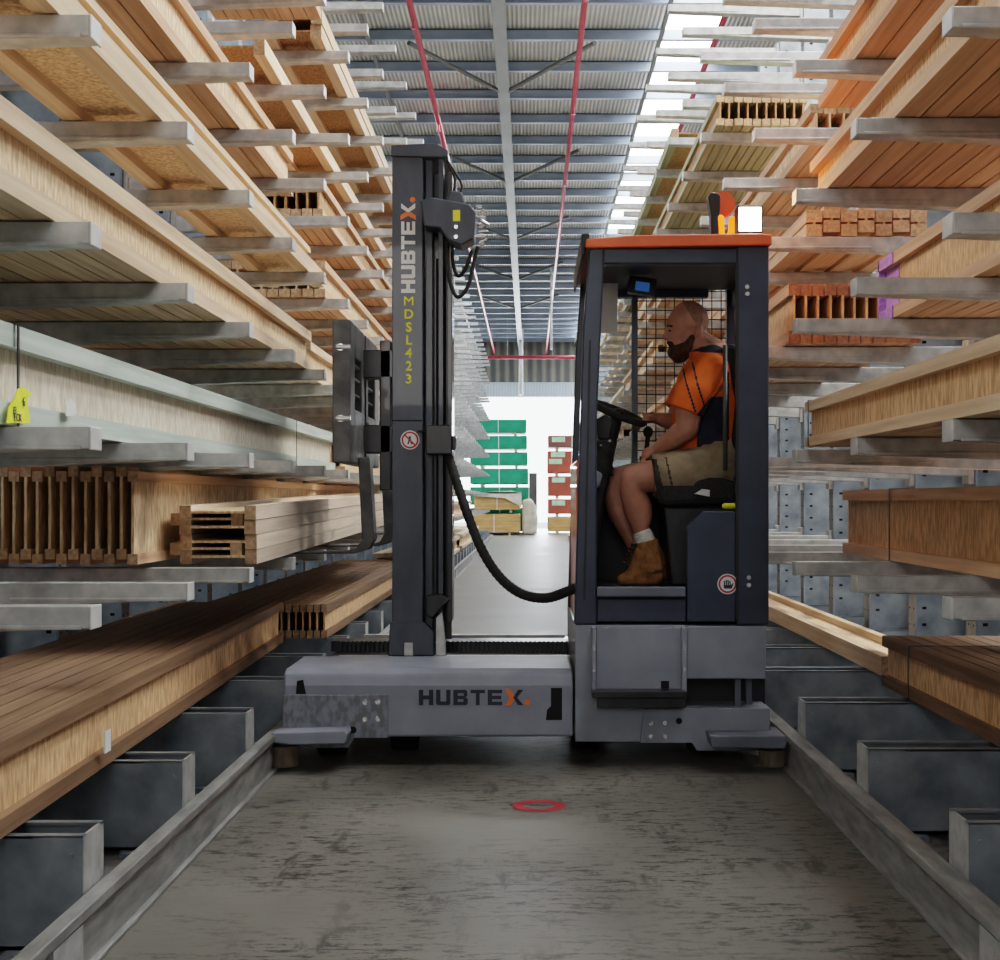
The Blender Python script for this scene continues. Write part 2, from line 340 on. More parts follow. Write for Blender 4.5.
# ------------------------------------------------------------------ cantilever racks
LEV = {-1: [.917, 1.395, 1.94, 2.49, 3.02, 3.55, 4.08, 4.61, 5.14], 1: [.929, 1.423, 1.995, 2.565, 3.13, 3.70, 4.25, 4.80, 5.37]}
DEP = {-1: (3.76, 1.05, 36), 1: (3.91, 1.13, 28)}
TIP = {-1: 1.17, 1: 1.17}; XC = 2.30
def arm_geo(mb, sx, y, z, L=None):
    t = TIP[sx]; w = .043
    def sec(x, h): return [(sx*x, y-w, z-h), (sx*x, y+w, z-h), (sx*x, y+w, z), (sx*x, y-w, z)]
    a, c = sec(t, .058), sec(XC, .10)
    fs = [(0,1,2,3),(7,6,5,4),(0,4,5,1),(1,5,6,2),(2,6,7,3),(3,7,4,0)]
    if sx < 0: fs = [f[::-1] for f in fs]
    fs = [tuple(f) for f in fs]
    mb.add(a+c, fs)
    # bottom lip and end cap
    mb.box(sx*(t+.02), sx*(t+.6), y-w-.006, y-w, z-.062, z-.050)
    mb.box(sx*(t-.006), sx*t, y-w-.004, y+w+.004, z-.062, z+.001, 1)
    mb.box(sx*(XC-.03), sx*XC, y-.055, y+.055, z-.14, z+.04)
def base_geo(mb, sx, y):
    t = 1.172 if sx < 0 else 1.197; w = .09; T = .008
    mb.box(sx*t, sx*(XC+.4), y-w, y-w+T, .02, .318); mb.box(sx*t, sx*(XC+.4), y+w-T, y+w, .02, .318)
    mb.box(sx*t, sx*(t+T), y-w, y+w, .02, .318, 1); mb.box(sx*t, sx*(XC+.4), y-w, y+w, .02, .03)
    mb.box(sx*t, sx*(XC+.4), y-w, y-w+.03, .312, .32); mb.box(sx*t, sx*(XC+.4), y+w-.03, y+w, .312, .32)
    mb.box(sx*(t), sx*(t+.13), y-w-.004, y-w, .05, .315)
    mb.box(sx*(t+.02), sx*(t+.2), y-w-.05, y+w+.05, 0, .02)
    mb.cyl((sx*(t+.03), y-w-.004, .27), (sx*(t+.03), y-w-.012, .27), .006, n=8)
    mb.cyl((sx*(t+.03), y-w-.004, .10), (sx*(t+.03), y-w-.010, .10), .006, n=8)
def col_geo(mb, sx, y, top=5.7):
    x0, x1 = XC, XC+.32
    mb.box(sx*x0, sx*(x0+.012), y-.075, y+.075, 0, top); mb.box(sx*(x1-.012), sx*x1, y-.075, y+.075, 0, top)
    mb.box(sx*x0, sx*x1, y-.006, y+.006, 0, top)
    z = .45
    while z < top and y < 16:
        for dy in (-.045, .045):
            mb.cyl((sx*x0, y+dy, z), (sx*(x0-.0015), y+dy, z), .007, n=8, mat=2, caps=True)
            mb.box(sx*(x0+.06), sx*(x0+.085), y-.0075, y-.006, z-.008, z+.008, 2)
        z += .1
nth = {-1: 'left', 1: 'right'}
for sx in (-1, 1):
    y0, st, cnt = DEP[sx]
    rack = empty('cantilever_rack', (sx*XC, y0, 0), 'long galvanised cantilever storage rack forming the %s side of the aisle' % nth[sx], 'rack')
    proto = {}; stuff = MB(); ncount = 0
    for k in range(cnt):
        y = y0+st*k
        for li, z in enumerate(LEV[sx]):
            py = CY-(z-CH)*F/y
            if py < -70: continue
            if ncount < 98:
                if 'arm' not in proto:
                    mb = MB(); arm_geo(mb, sx, y, z); proto['arm'] = mb.build('arm', ['galv', 'galv_light'], rack, loc=(sx*XC, y, z), bevel=.004)
                else: clone(proto['arm'], rack, (0, y-y0, z))
                ncount += 1
            else: arm_geo(stuff, sx, y, z)
        if 'base' not in proto:
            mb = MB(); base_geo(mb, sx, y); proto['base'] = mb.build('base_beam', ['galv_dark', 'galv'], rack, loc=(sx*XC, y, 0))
        else: clone(proto['base'], rack, (0, y-y0, 0))
        if k >= 1:
            if y < 16 or 'far' not in proto:
                if y < 16 and 'col' in proto: clone(proto['col'], rack, (0, y-y0, 0))
                else:
                    mb = MB(); col_geo(mb, sx, y)
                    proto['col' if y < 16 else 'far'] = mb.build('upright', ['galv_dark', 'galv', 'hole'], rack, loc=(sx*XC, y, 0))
            else: clone(proto['far'], rack, (0, y-y0, 0))
    o = stuff.build('distant_arms', ['galv', 'galv_light'], rack); o['kind'] = 'stuff'
    for z in (.62, 2.2, 3.9, 5.6):
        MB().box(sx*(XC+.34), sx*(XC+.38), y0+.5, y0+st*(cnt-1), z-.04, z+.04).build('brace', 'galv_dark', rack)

# ------------------------------------------------------------------ timber packs
def joist_up(L, h, fw, fh, wt=.011, mats=None):
    mb = MB(); w = fw-.007
    mb.box(-w/2, w/2, 0, L, 0, fh, 0); mb.box(-w/2, w/2, 0, L, h-fh, h, 0); mb.box(-wt/2, wt/2, .0, L, fh, h-fh, 1)
    for f in (0, 1, 2):
        mb.m[f*6+2] = 2 if f < 2 else 1
    return mb
def joist_flat(L, w, fw, fh, wt=.011):
    mb = MB(); h = fh-.003
    mb.box(0, fw, 0, L, 0, h, 0); mb.box(w-fw, w, 0, L, 0, h, 0); mb.box(fw, w-fw, 0, L, fh/2-wt/2, fh/2+wt/2, 1)
    for f in (0, 1): mb.m[f*6+2] = 2
    return mb
def pack(label, sx, face, width, y0, y1, z, h, kind='up', fw=.075, fh=.05, fl='fl_pale', web='web_pale', end='end_wood', yaw=0, straps=(), cast=False, layers=1, jw=.32, nest=False, stamp=None, group=None, tilt=0, odd=None):
    t = empty('timber_pack', (sx*face, y0, z), label, 'timber pack', group or 'timber packs on the %s rack' % ('left' if sx < 0 else 'right'))
    L = y1-y0; first = None
    if kind == 'up':
        n = max(1, int(round(width/fw))); me = joist_up(L, h-(.02 if cast else 0), fw, fh)
        for i in range(n):
            dy = random.uniform(0, .02); dz = 0
            if cast: dy = random.uniform(0,.014); dz = .02 if i % 2 else 0
            l = (sx*(fw/2+i*fw), dy, dz)
            if first is None:
                first = me.build('joist', [fl, web, end if odd is None else odd], loc=(0,0,0)); first.parent = t; first.location = l
                if odd: first2 = None
            elif odd and i == 1:
                base = me.build('joist', [fl, web, end], loc=(0,0,0)); base.parent = t; base.location = l; first = base
            else: clone(first, t, l)
    else:
        me = joist_flat(L, jw, fw, fh); n = max(1, int(round(width/jw)))
        for i in range(n):
            for q in range(layers):
                dx = -jw*(i+1) if sx < 0 else jw*i
                l = (dx+random.uniform(-.004,.004), random.uniform(0,.05), q*fh)
                if first is None: first = me.build('joist', [fl, web, end], loc=(0,0,0)); first.parent = t; first.location = l
                else: clone(first, t, l)
        if nest:
            mn = joist_flat(L, jw-.02, fw, fh-.008)
            f2 = None
            for q in range(layers-1):
                if q == 1: continue
                l = (-jw-.045 if sx < 0 else .045, .03+random.uniform(0,.04), fh/2+.006+q*fh)
                if f2 is None: f2 = mn.build('joist', [fl, web, end], loc=(0,0,0)); f2.parent = t; f2.location = l
                else: clone(f2, t, l)
    tw = n*(fw if kind == 'up' else jw); hh = h if kind == 'up' else layers*fh
    for s_ in straps:
        mb = MB(); a, c = (-tw-.004, .004) if sx < 0 else (-.004, tw+.004)
        for (x0, x1, z0, z1) in ((a, c, hh, hh+.003), (a-.003, a, 0, hh+.003), (c, c+.003, 0, hh+.003)):
            mb.box(x0, x1, s_-y0, s_-y0+.014, z0, z1)
        o = mb.build('strap', 'strap', loc=(0,0,0)); o.parent = t
    t.rotation_euler = (tilt, 0, yaw)
    return t
E = .004
LV = LEV[-1]; RV = LEV[1]
# left rack
pA = pack('long dark-brown joist pack on the lowest left beams nearest the camera', -1, 1.335, .68, 2.7, 8.6, .325, .25, fl='fl_dark', web='web_warm', yaw=math.radians(1.74))
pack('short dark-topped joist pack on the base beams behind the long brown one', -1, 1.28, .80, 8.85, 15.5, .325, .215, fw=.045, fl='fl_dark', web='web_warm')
pack('wide pack of upright joists with comb-like cut ends at lower left', -1, 1.572, .72, 5.62, 14.5, LV[0]+.024, .395, fw=.048, fh=.042, fl='fl_warm', web='web_pale', cast=True)
pD = pack('four flat pale joists with layered open ends carried on the truck forks', -1, 1.18, .33, 6.0, 12.5, LV[0]+.006, .26, kind='flat', fw=.05, fh=.064, fl='fl_grey', web='web_pale', layers=4, jw=.33, nest=True, tilt=math.radians(.8))
pE = pack('pale green treated joist pack with a yellow tag on its strap', -1, 1.39, .60, 2.6, 10.0, LV[1]+E, .275, fw=.10, fh=.062, fl='fl_green', web='web_cream', straps=(3.78, 8.3))
pack('pale timber pack beyond the green-flanged beams, third shelf level', -1, 1.36, .60, 10.3, 17, LV[1]+E, .25, fl='fl_pale')
pack('big joist pack with broad strand-board face and plank underside at left', -1, 1.262, .90, 2.4, 8.1, LV[2]+E, .225, fw=.085, fh=.055, fl='fl_pale', web='web_pale')
pack('timber pack behind the broad strand-board joist pack on the left', -1, 1.33, .72, 8.5, 15, LV[2]+E, .22, fl='fl_pale')
pack('single hollow-bottomed flat joist spanning the upper left arms', -1, 1.25, .34, 3.1, 8.5, LV[3]+E, .09, kind='flat', fw=.068, fh=.09, fl='fl_pale', web='web_pale', jw=.34)
pack('upright joist lying on the hollow-bottomed flat joist at upper left', -1, 1.30, .07, 3.2, 8.3, LV[3]+E+.092, .11, fw=.07, fh=.03, fl='fl_pale')
pack('plank-bottomed pack just behind the hollow flat joist on the left', -1, 1.30, .66, 8.9, 16, LV[3]+E, .23, fl='fl_warm')
pack('wide plank-bottomed pack above the hollow flat joist at upper left', -1, 1.42, .60, 3.6, 8.4, LV[4]+E, .25, fl='fl_warm', fw=.085)
pack('joist pack showing dark comb ends behind the wide upper left pack', -1, 1.33, .70, 9.0, 15.6, LV[4]+E, .24, fw=.07, fl='fl_warm', web='web_dark')
pack('single brown-bellied flat joist high on the left rack', -1, 1.40, .33, 7.4, 14.5, LV[5]+E, .09, kind='flat', fw=.06, fh=.09, fl='fl_pale', web='web_dark', jw=.33)
pack('short plank-bottomed pack at the top edge of the left rack', -1, 1.25, .60, 4.9, 8.4, LV[6]+E, .22, fl='fl_warm', fw=.08)
pack('two long flat joists stacked high near the top edge of the left rack', -1, 1.30, .36, 8.7, 16, LV[6]+E, .18, kind='flat', fw=.07, fh=.09, fl='fl_pale', web='web_dark', jw=.36, layers=2)
pack('far upright pack at the fifth arm level behind the left mast', -1, 1.35, .60, 15.9, 21, LV[4]+.01, .2, fl='fl_warm')
for i, (z, a, c) in enumerate(((LV[0], 15, 21), (.325, 16, 24), (LV[0], 22, 29), (.325, 25, 33))):
    pack(('stack of pale boards seen just right of the mast', 'low pale boards on the base beams right of the mast', 'distant pale boards behind those right of the mast', 'farthest low boards on the left base beams')[i], -1, 1.2, .6, a, c, z+E, .26, fw=.12, fl='fl_grey', web='web_pale')
# right rack
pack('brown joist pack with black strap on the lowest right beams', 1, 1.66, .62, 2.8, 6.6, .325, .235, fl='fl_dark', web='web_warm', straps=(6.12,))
pack('single long pale flat joist on the base beams beside the cab', 1, 1.75, .30, 6.95, 14, .325, .09, kind='flat', fw=.05, fh=.10, fl='fl_pale', web='web_pale', jw=.30)
pack('strapped joist pack with golden face on the lowest right arms', 1, 1.585, .62, 3.0, 7.1, RV[0]+E, .315, fh=.05, fl='fl_warm', web='web_warm', straps=(6.15,))
pack('low strand-board joist pack at eye height just right of the cab', 1, 1.175, .70, 2.4, 6.0, RV[1]+E, .19, fh=.042, fl='fl_pale', web='web_warm', straps=(5.88,))
pRe = pack('joist pack with violet glow painted at its far end on the third right arm level', 1, 1.585, .60, 3.0, 6.35, RV[2]+E, .285, fh=.05, fl='fl_warm', web='web_warm')
pack('slatted joist pack with reddish comb end just behind the cab roof', 1, 1.31, .70, 7.1, 13, RV[2]+E, .30, fw=.062, fh=.06, fl='fl_warm', web='web_warm', end='end_red')
pack('large overhead joist pack with orange plank underside at right', 1, 1.30, .80, 2.9, 6.5, RV[3]+E, .20, fw=.095, fl='fl_warm', web='web_warm')
pack('orange pack with notched ends under the large overhead right pack', 1, 1.43, .66, 7.25, 13, RV[3]+E, .155, fw=.09, fh=.062, fl='fl_warm', web='web_warm', cast=True)
pack('reddish joist pack in the top right corner of the rack', 1, 1.42, .70, 3.3, 6.9, RV[4]+E, .24, fl='fl_red', web='web_warm', fw=.10)
pack('warm plank-bottomed pack beyond the top right reddish pack', 1, 1.52, .60, 7.6, 12.5, RV[4]+E, .22, fl='fl_warm')
pack('olive green timber pack with fine slatted end above the cab', 1, 1.24, .62, 9.35, 19, RV[5]+E, .2, fw=.062, fh=.045, fl='fl_olive', web='web_dark')
pack('brown hollow flat joist left of the olive pack above the cab', 1, 1.20, .36, 11.8, 21, RV[6]+E, .09, kind='flat', fw=.06, fh=.09, fl='fl_olive', web='web_dark', jw=.36)
lab = ['pale', 'weathered']
q = 0
FARL = ['timber pack seen through the cab mesh, lowest arm level', 'timber pack seen through the cab mesh at chest height of the driver', 'timber pack seen through the cab mesh level with his chin', 'timber pack seen through the cab mesh level with his head',
        'timber pack seen through the cab mesh above his head', 'timber pack high beyond the cab roof']
for li in range(6):
    pack('near '+FARL[li], 1, 1.22+.05*(li % 3), .6, 13.6+.3*(li % 2), 18.5, RV[li]+E if li not in (5,) else RV[4]+.3, .22, fw=.1, fl=('fl_warm', 'fl_pale')[li % 2], web='web_pale')
    pack('distant '+FARL[li], 1, 1.22+.06*((li+1) % 3), .6, 19.2, 26, RV[li]+E, .22, fw=.12, fl=('fl_pale', 'fl_grey')[li % 2], web='web_pale')

# purple glow painted as thin strips and a board at the pack's far end
x0 = 1.585
mb = MB(); zb_ = RV[2]+E; mb.box(x0-.002, x0+.004, 6.12, 6.37, zb_, zb_+.05).box(x0-.002, x0+.004, 6.12, 6.37, zb_+.235, zb_+.285).box(x0+.028, x0+.034, 6.12, 6.37, zb_+.05, zb_+.235).box(x0-.002, x0+.08, 6.352, 6.37, zb_, zb_+.285)
mb.build('purple_glow_band', 'purple', pRe)
# tags hanging flat against the side of the pale green beams
def on_side(x, y, X): D = X*F/(x-CX); return P(x, y, D)
def tagthing(label, pts, mat, X):
    t = MB().prism([on_side(x, y, X) for x, y in pts], (.003,0,0)).build('hanging_tag', mat, loc=on_side(pts[0][0], pts[0][1], X)); tag(t, label, 'tag'); return t
# small text helper --------------------------------------------------------
def text_obj(txt, size, mat, loc, parent, rot=(math.pi/2,0,0), bold=.0, sx=1.0, name='lettering', sp=1.0):
    cu = bpy.data.curves.new('tmp', 'FONT'); cu.body = txt; cu.size = size; cu.offset = bold; cu.extrude = .0008; cu.align_x = 'CENTER'; cu.align_y = 'CENTER'; cu.space_character = sp
    tmp = bpy.data.objects.new('tmp', cu); COL.objects.link(tmp)
    me = bpy.data.meshes.new_from_object(tmp.evaluated_get(bpy.context.evaluated_depsgraph_get()))
    bpy.data.objects.remove(tmp); me.materials.clear(); me.materials.append(M[mat])
    R = Matrix.Translation(Vector(loc)-wloc(parent)) @ __import__('mathutils').Euler(rot).to_matrix().to_4x4() @ Matrix.Diagonal((sx,1,1,1))
    me.transform(R); o = bpy.data.objects.new(name, me); COL.objects.link(o); o.parent = parent; return o
TD = 3.62
ty = tagthing('crumpled yellow tag hanging from the strap of the pale green beams', [(17,389),(22,387),(31,393),(26,399),(29,423),(6,423),(8,408),(14,398)], 'tag_yellow', -1.378)
RT = (math.pi/2,0,math.pi/2)
text_obj('FI', .030, 'navy_ink', on_side(15,411,-1.372), ty, rot=RT); text_obj('ECK', .030, 'navy_ink', on_side(18,418,-1.372), ty, rot=RT); text_obj('6', .036, 'navy_ink', on_side(24,402,-1.372), ty, rot=RT)
tagthing('small white paper tag on the pale green beams', [(65,404),(70,398),(74,404),(74,416),(65,416)], 'tag_white', -1.378)
mb = MB(); c = P(109,741,4.5)
o = mb.box(-1.37,-1.365, 4.50,4.56, .385,.455).build('paper_label', 'tag_white', loc=(-1.37,4.5,.385)); tag(o, 'tiny off-white paper label on the side of the brown joist pack', 'label')

# ------------------------------------------------------------------ packs at the far door
def block(label, px0, px1, py0, py1, D, dd, mat, name='wrapped_timber_pack', labels=()):
    a = P(px0, py1, D); t = empty(name, a, label, 'timber pack')
    MB().pbox(px0, px1, py0, py1, D, D+dd).build('wrapping', mat, t, bevel=.03)
    for fx in (.2, .8):
        xx = px0+(px1-px0)*fx; MB().pbox(xx-1.2, xx+1.2, py1, py1+2.8, D, D+dd).build('bearer', 'bearer', t)
    xm = (px0+px1)/2; MB().pbox(xm-.4, xm+.4, py0, py1, D-.02, D).build('strap', 'white_ink', t)
    for (l0, l1, m0, m1) in labels: MB().pbox(l0, l1, m0, m1, D-.03, D).build('label_sheet', 'label_green', t)
names = ['topmost', 'second from top', 'third from top', 'fourth from top', 'fifth from top', 'lowest']
for i, (a, c) in enumerate(((419.5,432.5),(435.7,448.7),(452,465),(468.5,484),(487,505),(508,531.5))):
    block('green wrapped timber pack, %s of the tall stack by the far doorway' % names[i], 470, 526.5+.6*i, a, c, 50, 2.6, 'wrap_green')
for i, (a, c, m_) in enumerate(((435.5,447,'wrap_brown'),(451,473,'wrap_red'),(476,496,'wrap_red'),(499,514,'wrap_red'),(517,531.5,'ochre'))):
    block('%s wrapped pack, %s of the stack right of the far doorway' % (('maroon','red','red','red','ochre')[i], ('topmost','second from top','middle one','second from bottom','bottom one')[i]), 548-(i == 1)*.5, 596, a, c, 49.5, 2, m_, labels=((552,565,a+1.5,a+6.5),) if i in (0,2,3) else (((551,565,a+1,a+6),(549,562,a+8,a+13)) if i == 1 else ()))
block('upper ochre timber pack under loose clear film in front of the green stack', 474, 520, 494, 510, 47.5, 2.2, 'ochre')
block('lower ochre timber pack on the floor in front of the green stack', 468, 520, 514, 532.5, 47.5, 2.2, 'ochre')
mb = MB(); mb.ppoly([(474,492.5),(512,490.5),(521.5,494),(521.5,508),(516,504),(505,498),(474,496)], 47.4, 47.48); mb.pbox(474,521,492,493.5,47.4,49.7)
tag(mb.build('plastic_film', 'film', loc=P(474,496,47.4)), 'loose clear plastic film draped over the ochre timber', 'plastic film')
tag(MB().ppoly([(522,500),(531,498),(536,506),(538,520),(536,534.4),(522,534.4)], 48.6, 49.3).build('plastic_bundle', 'film', loc=P(522,532,48.6), bevel=.08), 'pale plastic-wrapped bundle between ochre timber and doorway', 'bundle')
tag(MB().pbox(529,537,473,533.5,50.2,50.8).build('grey_cabinet', 'steel_brown', loc=P(529,533.5,50.2)), 'tall dark grey cabinet at the right edge of the green stack', 'cabinet')

# ------------------------------------------------------------------ the sideloader truck
D0 = 6.3
T = empty('sideloader_truck', (0, D0, 0), 'grey and charcoal multidirectional sideloader forklift with orange cab roof in the aisle', 'forklift')
def part(name, mb, mats, parent=None, bevel=.006, label=None):
    o = mb.build(name, mats, parent or T, bevel=bevel)
    if label: o['label'] = label
    return o
# front load beam, shell with bevelled top edge and left end
zb, zt = P(0,737,D0).z, .435
xl, xr = P(283,0,D0).x, P(573,0,D0).x
prof = [(D0+.57, zt), (D0+.07, zt), (D0+.02, zt-.02), (D0, zt-.07), (D0, zb), (D0+.57, zb)]
mb = MB(); mb.prism([(xl, a, c) for a, c in prof], (xr-xl, 0, 0))
beam = part('load_beam', mb, 'grey', bevel=.012)
BO = D0-.003
part('slot', MB().ppoly([(297,681),(303,680),(306,694),(296,694)], BO, D0+.01), 'hole', beam, 0)
part('slot', MB().ppoly([(551,688),(562,688),(562,720),(546,720),(547,710),(551,706)], BO, D0+.01), 'hole', beam, 0)
pl = part('guide_plate', MB().ppoly([(283,695),(388,695),(388,738),(354,738),(348,748),(300,748),(300,738),(282,738)], D0-.012, D0), 'plate', None, .003)
pl['label'] = 'scuffed bolted steel guide plate on the left end'
for bx_, by_ in ((365,702),(378,702),(365,719),(378,719)):
    c = P(bx_, by_, D0-.012); part('bolt', MB().cyl(c, c-Vector((0,.012,0)), .012, n=6), 'bolt', pl, 0)
c = P(353,730,D0-.012); part('hole', MB().cyl(c, c-Vector((0,.001,0)), .016, n=14), 'hole', pl, 0)
part('guide_arm', MB().ppoly([(271,733),(345,731),(347,735),(345,744),(290,745),(272,743)], D0-.16, D0+.1), 'grey', None, .006)
def roller(x, y0_, y1_, D, r, par=None):
    a, c = P(x, y1_, D), P(x, y0_, D); part('guide_roller', MB().cyl(a, c, r, n=24).cyl(c, c+Vector((0,0,.02)), r*.35, n=12), 'roller', None, .004)
roller(284, 745, 765, D0-.07, .066)
def wheel(x, D, r, w, name='wheel'):
    c = Vector((x, D, r)); o = part(name, MB().cyl(c-Vector((w/2,0,0)), c+Vector((w/2,0,0)), r, n=32), 'rubber', None, .012)
    part('wheel_hub', MB().cyl(c-Vector((w/2+.012,0,0)), c+Vector((w/2+.012,0,0)), r*.5, n=20), 'grey_dark', o, .004)
wheel(-.93, 6.62, .16, .12); wheel(-.60, 6.75, .16, .12); wheel(.83, 6.75, .16, .14); wheel(.30, 7.9, .16, .2)
part('underframe', MB().box(-.9, .95, 6.55, 6.8, .17, .3).box(-1.0, 1.0, 7.75, 8.2, .12, .40), 'mast_dark')
# HUBTEX lettering
def strokes(ch):
    t = .30; r = []
    if ch == 'H': r = [(0,t,0,1),(1-t,1,0,1),(t,1-t,.37,.63)]
    if ch == 'U': r = [(0,t,.12,1),(1-t,1,.12,1),(.08,.92,0,.24),(0,.1,.08,.2),(.9,1,.08,.2)]
    if ch == 'B': r = [(0,t,0,1),(t,.92,0,.22),(t,.88,.39,.61),(t,.90,.78,1),(1-t,1,.08,.44),(.72,.97,.56,.92)]
    if ch == 'T': r = [(0,1,.78,1),(.37,.63,0,.78)]
    if ch == 'E': r = [(0,t,0,1),(t,1,0,.22),(t,.94,.39,.61),(t,1,.78,1)]
    return r
def hubtex(org, ux, uz, H, pitch, mats, parent, n=-1):
    # org: lower-left corner; ux direction of reading, uz up of letters; faces -Y
    org, ux, uz = Vector(org), Vector(ux), Vector(uz)
    def rect(mb, x0, x1, z0, z1, k):
        p = [org+ux*x0+uz*z0, org+ux*x1+uz*z0, org+ux*x1+uz*z1, org+ux*x0+uz*z1]; mb.prism(p, (0,-.0012-.0001*random.random(),0), k)
    mb = MB(); x = 0; w = H*1.02
    for ch in 'HUBTE':
        for i, (a, b2, c, d) in enumerate(strokes(ch)): rect(mb, x+a*w*.92, x+b2*w*.92, c*H, d*H, 0)
        x += pitch
    def poly(pts, k):
        mb.prism([org+ux*(x+a*w*1.15)+uz*(c*H) for a, c in pts], (0,-.0012,0), k)
    # X: orange left chevron, contrasting right chevron
    poly([(0,1.05),(.28,1.05),(.52,.62),(.40,.5),(.52,.38),(.28,-.05),(0,-.05),(.26,.5)], 1)
    poly([(1.02,1),(.72,1),(.56,.70),(.46,.5),(.56,.30),(.72,0),(1.02,0),(.68,.5)], 0)
    cc = org+ux*(x+w*1.42)+uz*(H*.18)
    mb.prism([cc+ux*(H*.19*math.cos(t))+uz*(H*.19*math.sin(t)) for t in [2*math.pi*i/20 for i in range(20)]], (0,-.0012,0), 1)
    return mb.build('lettering', mats, parent)
H = 17/222.2*.90
a = P(419,705,D0)
hubtex((a.x, BO, a.z), (1,0,0), (0,0,1), H, 17.2/222.2, ['navy_ink', 'orange_vivid'], beam)
# deck behind the beam
dk = part('deck', MB().box(P(345,0,7).x-.1, .2, 6.87, 8.25, .36, .40), 'black')
mb = MB(); x = -1.0
while x < .18:
    mb.box(x, x+.012, 7.35, 7.39, .40, .455); x += .024
mb.box(-1.05, .2, 7.39, 7.55, .40, .455)
part('deck_grating', mb, 'mast_dark', dk, 0)
part('mast_track', MB().box(-.95, .2, 6.93, 6.98, .40, .428).box(-.95,.2,8.0,8.05,.40,.43), 'galv', dk, .003)
# lower cab body
zc = lambda y_: P(0, y_, D0).z
xc = lambda x_: P(x_, 0, D0).x
body = part('chassis', MB().pbox(575,686,625,742,D0,D0+1.1).pbox(686,770,708,742,D0,D0+1.1).pbox(686,766,626,679,D0,D0+1.1), 'grey', None, .006)
part('recess', MB().pbox(686,765,679,708,D0+.22,D0+.26), 'black', body, 0)
part('recess_strut', MB().pbox(735,741,679,708,D0+.05,D0+.1).pbox(746,752,679,708,D0+.12,D0+.16), 'grey_dark', body, .002)
part('guide_plate', MB().ppoly([(645,708.5),(770,708.5),(770,738),(765,751),(697,751),(692,743),(640,743),(642,725)], D0-.012, D0), 'grey', None, .003)
pr = [o for o in COL.objects if o.name.startswith('guide_plate')][-1]
for bx_, by_ in ((651,723),(665,723),(651,736),(665,736)):
    c = P(bx_, by_, D0-.012); part('bolt', MB().cyl(c, c-Vector((0,.012,0)), .011, n=6), 'bolt', pr, 0)
c = P(679,721,D0-.012); part('hole', MB().cyl(c, c-Vector((0,.001,0)), .014, n=14), 'hole', pr, 0)
part('guide_arm', MB().ppoly([(710,736),(786,736),(788,741),(785,749),(712,748)], D0-.16, D0+.1), 'grey_dark', None, .006)
roller(772, 749, 765, D0-.07, .06)
st = part('step', MB().pbox(596,682,628,692,D0-.006,D0).pbox(592,596,628,697,D0-.05,D0).pbox(682,687,628,697,D0-.05,D0), ['grey'], None, .003)
part('step_tread', MB().pbox(592,687,692,698,D0-.12,D0-.001).pbox(597,686,698,708,D0-.105,D0-.09), 'mast_dark', st, .003)
part('slot', MB().pbox(661,669,681,692,D0-.008,D0-.005), 'hole', st, 0)
for bx_, by_ in ((594,649),(594,670),(684.5,649),(684.5,670),(606,628),(673,628)):
    c = P(bx_, by_, D0-.05); part('bolt', MB().cyl(c, c-Vector((0,.006,0)), .008, n=8), 'bolt', st, 0)
part('engine_cover', MB().box(.22, 1.04, 7.4, 8.2, .15, .60), 'grey_dark')
# cab frame
DB = 7.40
fr = MB()
for d0_, d1_ in ((D0, D0+.07), (DB-.07, DB)):
    fr.prism([(xc(574),d0_,zc(625)),(xc(597),d0_,zc(625)),(xc(597),d0_,zc(420)),(xc(604),d0_,zc(264)),(xc(604),d0_,zc(248)),(xc(589),d0_,zc(248)),(xc(583),d0_,zc(330))], (0,d1_-d0_,0))
    fr.box(xc(603), xc(738), d0_, d1_, zc(264), zc(248))
    fr.box(xc(737) if d0_ == D0 else 1.03, xc(769), d0_, d1_, zc(625), zc(246))
fr.box(xc(764), xc(769), D0+.07, DB-.07, zc(625), 1.75); fr.box(xc(764), xc(769), D0+.07, DB-.07, 2.2, zc(248))
frame = part('cab_frame', fr, 'navy', None, .008)
part('door_seal', MB().pbox(736,738.5,265,620,D0-.004,D0+.02).prism([(xc(583),D0-.004,zc(600)),(xc(585.5),D0-.004,zc(600)),(xc(591),D0-.004,zc(340)),(xc(589),D0-.004,zc(340))],(0,.01,0)), 'black', frame, 0)
for bx_, by_ in ((747,287),(747,294),(748.5,577.5),(748.5,585)):
    c = P(bx_, by_, D0); part('bolt', MB().cyl(c, c-Vector((0,.010,0)), .010, n=14), 'bolt', frame, 0)
# dark underside and orange roof
part('roof_liner', MB().box(xc(592), xc(767), D0+.07, DB-.07, 2.30, 2.345), 'black', None, .003)
part('roof', MB().prism([(xc(585),D0-.03,zc(249)),(xc(771),D0-.03,zc(246)),(xc(771),D0-.03,zc(235.5)),(xc(760),D0-.03,zc(234.5)),(xc(640),D0-.03,zc(236)),(xc(586),D0-.03,zc(240))], (0,DB-D0+.06,0)), 'orange_paint', None, .006)
part('roof_edge', MB().box(xc(584)-.012, xc(584), D0-.02, DB+.04, 2.30, 2.395), 'black', None, .003)
part('side_camera', MB().pbox(583,589.5,233,248,D0-.02,D0+.06), 'black')
